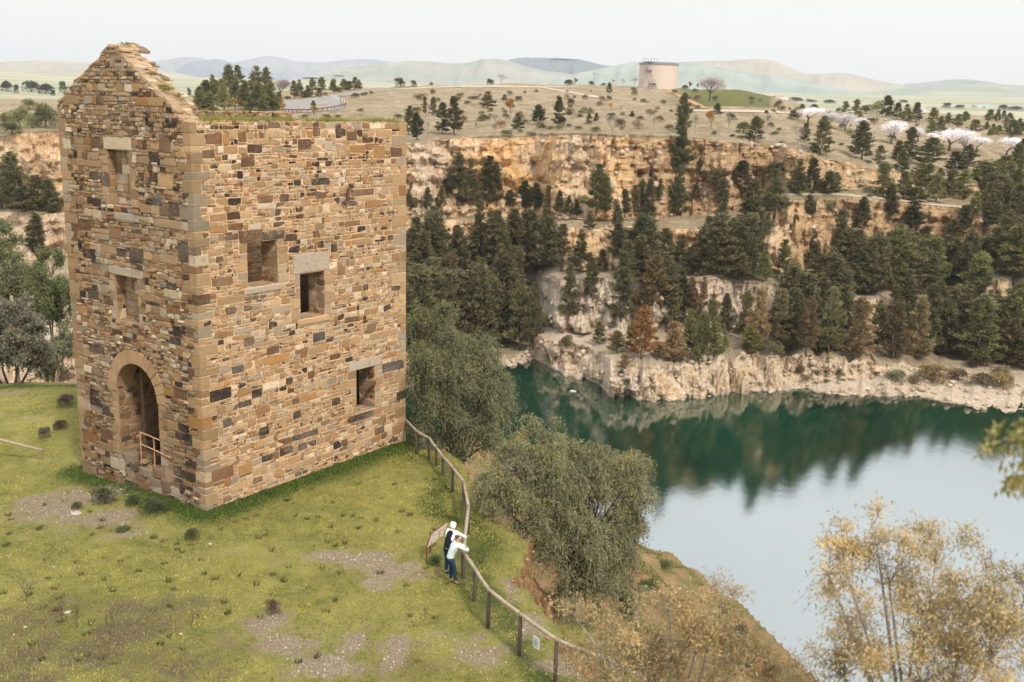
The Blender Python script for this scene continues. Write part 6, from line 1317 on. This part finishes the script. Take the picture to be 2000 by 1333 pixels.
    mb = MB(); mb.box((hx-.004)*s, (hx+.022)*s, -.012, .012, 1.50*s, 1.535*s); mb.box((hx-.01)*s, (hx+.02)*s, -.016, .016, 1.50*s, 1.512*s); ob('nose', mb.me('nose', [M_SKIN]), T)
    for sg_ in (1, -1):
        mb = MB(); mb.box((hx-.012)*s, (hx+.004)*s, sg_*.03-.011, sg_*.03+.011, 1.541*s, 1.552*s); ob('eye', mb.me('eye', [M_EYE]), T)
    mb = MB(); mb.box((hx-.015)*s, (hx+.004)*s, -.022, .022, 1.472*s, 1.482*s); ob('mouth', mb.me('mouth', [M_LIP]), T)
    return T
person('person in pale grey shirt and blue jeans with auburn hair leaning on the fence rail', (884, 1147), (911, 1080), 1.64, M_SHIRT, None, M_DENIM, M_BOOT, M_HAIR, None)
person('person in white hood, black vest and white sleeves leaning on the rail behind the other', (878, 1128), (909, 1050), 1.80, M_WHITES, M_VEST, M_DENIM, M_DARKB, None, M_WHITES)

# ------------------------------------------------------------------ handrail in the arched doorway, fallen rail
hr = ob('metal_handrail', None, label='ochre painted metal handrail across the arched doorway', cat='handrail', loc=tuple(A3)); hr.rotation_euler = (0, 0, BANG)
P_ = lambda s, z, d=.12: (d, s, z)
for nm, pts in (('rail', [P_(4.05, 2.2, .1), P_(3.35, 2.2, .06), P_(2.62, 2.19, .0)]), ('rail', [P_(4.02, 1.71, .1), P_(3.1, 1.70, .04), P_(1.85, 1.68, -.09)]), ('post', [P_(4.05, .75, .1), P_(4.05, 2.2, .1)]), ('post', [P_(3.12, .72, .05), P_(3.10, 2.18, .05)])):
    mb = MB(); mb.tube(pts, .024, 6); ob(nm, mb.me(nm, [M_RAILPAINT]), hr)
a = Vector(at_z(np.array(-60), np.array(842), .75)); b = Vector(at_z(np.array(84), np.array(880), .12))
fr = ob('low_fence_rail', None, label='grey round rail sloping down to the grass at the left frame edge', cat='rail', loc=b)
mb = MB(); mb.tube([a-b, (a-b)*.5+Vector((0, 0, -.03)), Vector((0, 0, 0))], .06, 8); ob('rail', mb.me('rail', [M_RAIL], True), fr)
mb = MB(); u_ = (a-b)*.92; mb.tube([(u_.x, u_.y, -.3), (u_.x, u_.y, u_.z)], .06, 8); ob('post', mb.me('post', [M_POST], True), fr)

# ------------------------------------------------------------------ roads and tracks draped over the plateau
M_ASPH = plain('pale_road_seal', (.24, .225, .205), .95, .1, .1, .3); M_TRACK = plain('pale_gravel_track', (.42, .34, .25), .95, .1, .12, .4)
def strip(name, up, lo, mat, n=70, m=5, lift=.12, kind='structure'):
    up = np.array(up, float); lo = np.array(lo, float); V = []; ok = True
    def samp(P, u):
        d = np.r_[0, np.cumsum(np.hypot(*np.diff(P, axis=0).T))]; d /= d[-1]; return np.interp(u, d, P[:, 0]), np.interp(u, d, P[:, 1])
    for i in range(n):
        a_ = samp(up, i/(n-1)); b_ = samp(lo, i/(n-1))
        for j in range(m):
            k = j/(m-1); p = hit(a_[0]+(b_[0]-a_[0])*k, a_[1]+(b_[1]-a_[1])*k)
            if p is None or p.y > 900: p = Vector(V[-1]) if V else Vector((0, 400, 10)); V.append(tuple(p))
            else: V.append((p.x, p.y, p.z+lift))
    i = np.arange(n*m).reshape(n, m); F = np.stack([i[:-1, :-1], i[1:, :-1], i[1:, 1:], i[:-1, 1:]], -1).reshape(-1, 4)
    return ob(name, mesh(name, V, F, [mat], True), kind=kind)
strip('road', [(552, 197), (575, 197), (620, 192), (660, 185), (700, 179), (760, 176), (792, 174.5)], [(556, 219), (600, 221), (650, 217), (676, 210), (662, 200), (648, 194), (700, 183.5), (760, 178), (792, 176)], M_ASPH, 90, 6)
strip('track', [(780, 174), (840, 170), (890, 168.5), (960, 167.5), (1060, 170), (1130, 168)], [(780, 176), (840, 172.5), (890, 171), (960, 171), (1060, 172), (1130, 169.5)], M_TRACK, 60, 3)
strip('track', [(1060, 171), (1100, 177), (1150, 186), (1190, 193)], [(1060, 173), (1100, 180), (1150, 189.5), (1190, 196)], M_TRACK, 40, 3)
strip('track', [(1340, 216), (1400, 215), (1480, 216), (1545, 220)], [(1340, 219), (1400, 219), (1480, 220.5), (1545, 223)], M_TRACK, 50, 3)
strip('track', [(1538, 379), (1643, 379), (1721, 386), (1814, 398), (1900, 405)], [(1538, 382), (1643, 382), (1721, 389), (1814, 401), (1900, 409)], M_TRACK, 60, 3, .05)
strip('dirt_path', [(1296, 175), (1330, 192), (1370, 212)], [(1304, 175), (1342, 192), (1384, 213)], plain('orange_dirt', (.40, .22, .12), .95, .1, .15, .5), 30, 3)
gr = ob('guard_rail', None, label='low red brown guard rail curving round the sealed car park', cat='guard rail'); gp = [(556, 219.5), (580, 220.5), (610, 220), (640, 216), (660, 212), (672, 208.5), (679, 204)]
gpts = [hit(*p) for p in gp]; gpts = [p for p in gpts if p is not None and p.y < 900]
mb = MB()
if len(gpts) > 1: mb.tube([p+Vector((0, 0, .75)) for p in gpts], .16, 4)
ob('rail', mb.me('rail', [M_REDSTEEL]), gr)
for i in range(len(gpts)-1):
    for k in (0, .33, .66):
        p = gpts[i].lerp(gpts[i+1], k); mb = MB(); mb.tube([(p.x, p.y, p.z-.3), (p.x, p.y, p.z+.8)], .12, 4); ob('post', mb.me('post', [M_REDSTEEL]), gr)
bm_ = None
for i, (x, y) in enumerate(((650, 192), (656, 193.5), (662, 195.5), (668, 198), (673, 200.5), (678, 203))):
    p = hit(x, y+2)
    if p is None or p.y > 900: continue
    mb = MB(); mb.tube([(0, 0, -.2), (0, 0, 1.2)], .10, 5); mb.tube([(0, 0, 1.2), (0, 0, 1.32)], .13, 5); o = ob('bollard', mb.me('bollard', [M_WHITE]), label='thin pale bollard on the inside edge of the road bend', cat='bollard', group='bollards round the road bend', loc=p)

# ------------------------------------------------------------------ water tank
tp_ = hit(1289, 174.5); dist = float((np.array(tp_)-CAM) @ FW); Rt = 38/FPX*dist; Ht = 53/FPX*dist
tk = ob('water_tank', None, label='big cream cylindrical water tank on the crest with grey roof rim and side platforms', cat='tank', loc=(tp_.x, tp_.y+Rt*.9, tp_.z-.6))
M_TANK = plain('cream_tank_paint', (.56, .46, .38), .8, .2, .04, .3); M_GREY = plain('grey_steel', (.20, .22, .23), .6, .4, .1); M_SEAM = plain('tank_seam', (.53, .43, .36), .8, .2, .05)
def cyl(mb, r, z0, z1, n=64, x=0, y=0):
    V = [(x+r*math.cos(2*math.pi*k/n), y+r*math.sin(2*math.pi*k/n), z) for z in (z0, z1) for k in range(n)]; mb.add(V, [(k, (k+1) % n, n+(k+1) % n, n+k) for k in range(n)]+[tuple(range(n, 2*n))])
mb = MB(); cyl(mb, Rt, 0, Ht); ob('shell', mb.me('shell', [M_TANK]), tk)
mb = MB()
for k in range(40):
    a = 2*math.pi*k/40; M_ = Matrix.Rotation(a, 4, 'Z'); mb.box(Rt-.05, Rt+.04, -.04, .04, .05, Ht-1.0, M_)
for k in (1, 2, 3): cyl(mb, Rt+.05, Ht*k/4-.05, Ht*k/4+.05, 64)
ob('panel_seams', mb.me('panel_seams', [M_SEAM]), tk)
mb = MB(); cyl(mb, Rt+.25, Ht-.9, Ht); ob('roof_rim', mb.me('roof_rim', [M_GREY]), tk)
mb = MB(); V = [(Rt*.98*math.cos(6.2832*k/48), Rt*.98*math.sin(6.2832*k/48), Ht+.05) for k in range(48)]+[(0, 0, Ht+.55)]; mb.add(V, [(k, (k+1) % 48, 48) for k in range(48)]); ob('roof', mb.me('roof', [M_GREY]), tk)
def platform(a, z, w_, nm):
    M_ = Matrix.Rotation(a, 4, 'Z'); mb = MB(); mb.box(Rt, Rt+1.6, -w_/2, w_/2, z, z+.2, M_)
    for yy in (-w_/2, 0, w_/2): mb.box(Rt+1.5, Rt+1.6, yy-.05, yy+.05, z, z+1.5, M_)
    for zz_ in (.8, 1.5): mb.box(Rt+1.5, Rt+1.62, -w_/2, w_/2, z+zz_-.06, z+zz_+.06, M_)
    mb.tube([M_ @ Vector((Rt+1.5, -w_/2, z)), M_ @ Vector((Rt+.05, -w_/2, z-2.2))], .08, 4); mb.tube([M_ @ Vector((Rt+1.5, w_/2, z)), M_ @ Vector((Rt+.05, w_/2, z-2.2))], .08, 4); ob(nm, mb.me(nm, [M_GREY]), tk)
platform(math.radians(-128), Ht*.70, 3.6, 'platform'); platform(math.radians(-113), Ht*.24, 3.2, 'platform')
mb = MB()
for (a0_, z0_, a1_, z1_) in ((-134, Ht*.72, -131, Ht+.4), (-122, Ht*.70, -114, Ht*.3), (-108, Ht*.24, -98, 0)):
    for e in (-1.2, 1.2): mb.tube([(math.cos(math.radians(a0_+e))*(Rt+.8), math.sin(math.radians(a0_+e))*(Rt+.8), z0_), (math.cos(math.radians(a1_+e))*(Rt+.8), math.sin(math.radians(a1_+e))*(Rt+.8), z1_)], .09, 4)
ob('ladder', mb.me('ladder', [M_GREY]), tk)
mb = MB(); M_ = Matrix.Rotation(math.radians(-131), 4, 'Z'); mb.box(Rt-3.5, Rt+.9, -2.2, 2.2, Ht+.1, Ht+.3, M_)
for (a, b) in ((Rt-3.5, -2.2), (Rt+.9, -2.2), (Rt-3.5, 2.2), (Rt+.9, 2.2), (Rt-1.3, -2.2), (Rt-1.3, 2.2)): mb.box(a-.06, a+.06, b-.06, b+.06, Ht+.3, Ht+1.7, M_)
mb.box(Rt-3.5, Rt+.9, -2.26, -2.14, Ht+1.6, Ht+1.7, M_); mb.box(Rt-3.5, Rt+.9, 2.14, 2.26, Ht+1.6, Ht+1.7, M_); ob('roof_platform', mb.me('roof_platform', [M_GREY]), tk)
# masts and poles on the crest
def pole(x, yb, yt, lab, arms=(), r=.14, mat=None):
    p = hit(x, yb)
    if p is None or p.y > 1500: return
    d_ = float((np.array(p)-CAM) @ FW); h = (yb-yt)/FPX*d_; T = ob('mast', None, label=lab, cat='mast', loc=p)
    mb = MB(); mb.tube([(0, 0, -.5), (0, 0, h)], r, 5, r*.6); ob('pole', mb.me('pole', [M_GREY]), T)
    for z_ in arms: mb = MB(); mb.box(-1.1, 1.1, -.12, .12, h*z_-.1, h*z_+.1); ob('crossarm', mb.me('crossarm', [M_GREY]), T)
pole(1170, 167, 124, 'tall thin mast with a crossarm on the crest left of the tank', (.97, .8)); pole(1160, 167, 143, 'shorter mast beside the tall one on the crest', (.9,)); pole(536, 190, 154, 'power pole rising behind the roadside pines', (.95,))
# low shed and mesh compound on the crest
def shed(x, yb, w_, h_, d_, lab, wall, roof, ridge=True, dist=None):
    p = hit(x, yb) if dist is None else Vector(at_d(np.array(x), np.array(yb), np.array(dist)))
    if p is None: return
    D_ = float((np.array(p)-CAM) @ FW); w = w_/FPX*D_/2; h = h_/FPX*D_; T = ob('shed', None, label=lab, cat='shed', loc=(p.x, p.y, p.z)); dp = d_
    mb = MB(); mb.box(-w, w, 0, dp, -1, h*.7); ob('wall', mb.me('wall', [wall]), T)
    mb = MB(); e = w*.06; mb.add([(-w-e, -e, h*.7+.01), (w+e, -e, h*.7+.01), (w+e, dp+e, h*.7+.01), (-w-e, dp+e, h*.7+.01), (-w-e, dp/2, h), (w+e, dp/2, h)], [(0, 1, 5, 4), (3, 4, 5, 2), (0, 4, 3), (1, 2, 5), (0, 3, 2, 1)]); ob('roof', mb.me('roof', [roof]), T)
    mb = MB(); mb.box(-w*.2, w*.15, -.06, .02, -.5, h*.5); ob('door', mb.me('door', [M_GREY]), T)
M_SHW = plain('shed_wall', (.55, .55, .52), .8, .2, .08); M_BLR = plain('blue_grey_roof', (.36, .42, .50), .6, .3, .08); M_ORR = plain('orange_roof', (.42, .20, .10), .8, .2, .1); M_OCH = plain('ochre_wall', (.30, .22, .13), .9, .1, .1)
shed(1161, 164.5, 12, 8, 6, 'small ochre hut on the crest left of the masts', M_OCH, M_GREY)
shed(1922, 211.5, 28, 6, 14, 'long low blue grey farm shed on the plain at far right', M_SHW, M_BLR, dist=1300)
shed(1985, 214, 24, 5, 14, 'farm shed on the plain at the right frame edge', M_SHW, M_BLR, dist=1300)
shed(1522, 196, 14, 9, 12, 'orange roofed farmhouse on the plain beyond the almond tree', M_SHW, M_ORR, dist=1500); shed(1534, 197, 10, 5, 10, 'white shed beside the orange roofed farmhouse', M_SHW, M_SHW, dist=1480)
shed(426, 214, 16, 8, 8, 'pale pink walled hut behind the car park pines', plain('pink_wall', (.5, .36, .32), .8, .2, .08), M_SHW)
mb = MB(); cp = [hit(x, y) for x, y in ((1008, 163.5), (1060, 163), (1125, 165))]
if all(p is not None and p.y < 900 for p in cp):
    cf = ob('compound_fence', None, label='thin mesh compound fence along the crest beside the masts', cat='fence')
    for a, b in zip(cp, cp[1:]):
        n = 9
        for k in range(n+1): p = a.lerp(b, k/n); mb = MB(); mb.tube([(p.x, p.y, p.z-.3), (p.x, p.y, p.z+2.6)], .06, 4); ob('post', mb.me('post', [M_GREY]), cf)
        for zz_ in (.3, 1.4, 2.5): mb = MB(); mb.tube([a+Vector((0, 0, zz_)), b+Vector((0, 0, zz_))], .035, 3); ob('rail', mb.me('rail', [M_GREY]), cf)
# pale log or bird float on the water
p = at_z(np.array(1119), np.array(765), WATER_Z); mb = MB(); mb.tube([(-.45, 0, .02), (-.2, .05, .06), (.25, -.02, .06), (.5, .03, .01)], [.03, .10, .09, .02], 6); ob('floating_log', mb.me('floating_log', [M_WHITE], True), label='small white log floating on the green water', cat='log', loc=tuple(p))
# boulders and outcrops of the near shore
def outcrop(x, y, wp, hp, seed, lab, mat):
    p = at_z(np.array(x), np.array(y), WATER_Z); D_ = float((p-CAM) @ FW); bm = bmesh.new(); bmesh.ops.create_icosphere(bm, subdivisions=5, radius=.5)
    co = np.array([v.co[:] for v in bm.verts]); k = 1+.30*fbm(co[:, 0]*2.2+seed, co[:, 1]*2.2, co[:, 2]*1.2, 5, seed)-.26*np.abs(fbm(co[:, 0]*6, co[:, 1]*6, co[:, 2]*1.5, 4, seed+3))+.06*fbm(co[:, 0]*20, co[:, 1]*20, co[:, 2]*14, 2, seed+5)
    for v, q, kk in zip(bm.verts, co, k): v.co = Vector(q)*float(kk); v.co.z = max(v.co.z, -.25)
    w_ = wp/FPX*D_; h_ = hp/FPX*D_; P0 = Vector((p[0], p[1]+w_*.55, WATER_Z))
    for v in bm.verts: v.co = Vector((v.co.x*w_*1.05, v.co.y*w_*1.3, v.co.z*h_*2.0))+P0
    me = bpy.data.meshes.new('outcrop'); bm.to_mesh(me); bm.free(); me.materials.append(mat)
    a = me.attributes.new('rock', 'FLOAT', 'POINT'); a.data.foreach_set('value', [1.0]*len(me.vertices)); a = me.attributes.new('pale', 'FLOAT', 'POINT'); a.data.foreach_set('value', [.6]*len(me.vertices))
    ob('rock_outcrop', me, label=lab, cat='rock')
outcrop(1288, 785, 104, 42, 3, 'large round streaked outcrop at the tip of the far shore', M_PIT); outcrop(1352, 779, 75, 50, 5, 'second rounded outcrop right of the large one', M_PIT)
outcrop(1512, 762, 34, 48, 8, 'pointed rock pinnacle standing at the shore', M_PIT); outcrop(1452, 769, 42, 55, 9, 'jagged pale pinnacle left of the pointed one', M_PIT); outcrop(1728, 752, 36, 26, 12, 'small round rock above the right shore', M_PIT); outcrop(1412, 772, 40, 62, 14, 'split orange rock between the outcrops and the pinnacles', M_PIT)
# tree clumps far out on the plain
for (x, yb, yt, wd, d_, lab) in ((1475, 194, 189, 24, 1500, 'bluish tree clump on the plain right of the tank hill'), (1500, 194, 186, 30, 1500, 'tree clump left of the farmhouse on the plain'), (1555, 197, 187, 34, 1450, 'tree clump right of the farmhouse on the plain'), (1585, 199, 192, 26, 1400, 'small tree clump further right on the plain'),
        (1621, 203, 191, 32, 1350, 'round dark clump alone on the pale field'), (1650, 200, 197, 10, 1400, 'tiny bush beside the round clump'), (1735, 200, 194, 30, 1500, 'tree row in the middle of the far right plain'), (1765, 198, 193, 22, 1550, 'faint tree row right of the middle one'), (1848, 210, 198, 22, 1250, 'pale tree clump left of the farm shed'), (1873, 210, 203, 26, 1250, 'low tree clump joined to the pale one'),
        (1960, 213, 200, 26, 1250, 'tall bluish trees right of the farm shed'), (1985, 214, 204, 40, 1250, 'bluish trees at the right frame edge'), (12, 158, 148, 30, 900, 'dark clump on the straw field at the left frame edge'), (60, 158, 150, 44, 900, 'long tree clump on the straw field'), (90, 164, 154, 40, 850, 'tree clump slanting down the straw field'), (120, 159, 152, 18, 900, 'small clump on the straw field near the gable'),
        (103, 185, 172, 12, 700, 'lone dark tree on the straw field'), (130, 174, 164, 22, 800, 'pale clump close to the gable'), (30, 165, 160, 14, 850, 'small bush low on the straw field'), (610, 155, 150, 50, 2200, 'dark wooded strip across the green far field'), (660, 150, 147, 30, 2400, 'short wooded strip on the green far field'), (1445, 135, 122, 26, 4550, 'grey woodland patch on the pale hill'), (1428, 130, 122, 16, 4550, 'small woodland patch left of the larger on the pale hill'),
        (1100, 119, 114, 60, 4850, 'wooded top of the dark far hill'), (370, 176, 165, 10, 800, 'small bluish tree behind the ruin gable')):
    if d_ < 1600:
        hh_ = FAR.ray_cast(Vector(at_d(np.array(x), np.array(yb), np.array(d_))[:2].tolist()+[600]), Vector((0, 0, -1))); p = at_d(np.array(x), np.array(yb), np.array(d_)); zt_ = hh_[0].z if hh_[0] is not None else p[2]; p = Vector((p[0], p[1], min(zt_, p[2])))
    else: p = Vector(at_d(np.array(x), np.array(yb), np.array(d_-150)))
    D_ = float((np.array(p)-CAM) @ FW); top_ = at_d(np.array(x), np.array(yt), np.array(math.hypot(p.x, p.y)))[2]
    T = ob('tree_clump', None, label=lab, cat='trees', group='tree clumps on the plain', loc=p); h = max(1.0, top_-p.z)
    T.scale = (wd/FPX*D_, wd/FPX*D_*.5, h*1.15); ob('foliage', BUSH[len(lab) % 4], T, color=(.055, .065, .045)); ob('stem', STEM[0], T)

# ------------------------------------------------------------------ haze
vm_ = bpy.data.materials.new('haze'); vm_.use_nodes = True; n_ = vm_.node_tree; n_.nodes.clear(); o_ = n_.nodes.new('ShaderNodeOutputMaterial'); pv = n_.nodes.new('ShaderNodeVolumePrincipled')
pv.inputs['Color'].default_value = (.96, .97, .98, 1); pv.inputs['Density'].default_value = .00010; pv.inputs['Anisotropy'].default_value = .2; n_.links.new(pv.outputs[0], o_.inputs['Volume'])
mb = MB(); mb.box(-24000, 24000, -400, 20000, -60, 520); hz_ = ob('haze', mb.me('haze', [vm_]), kind='stuff', label='thin pale haze over the whole valley', cat='haze')
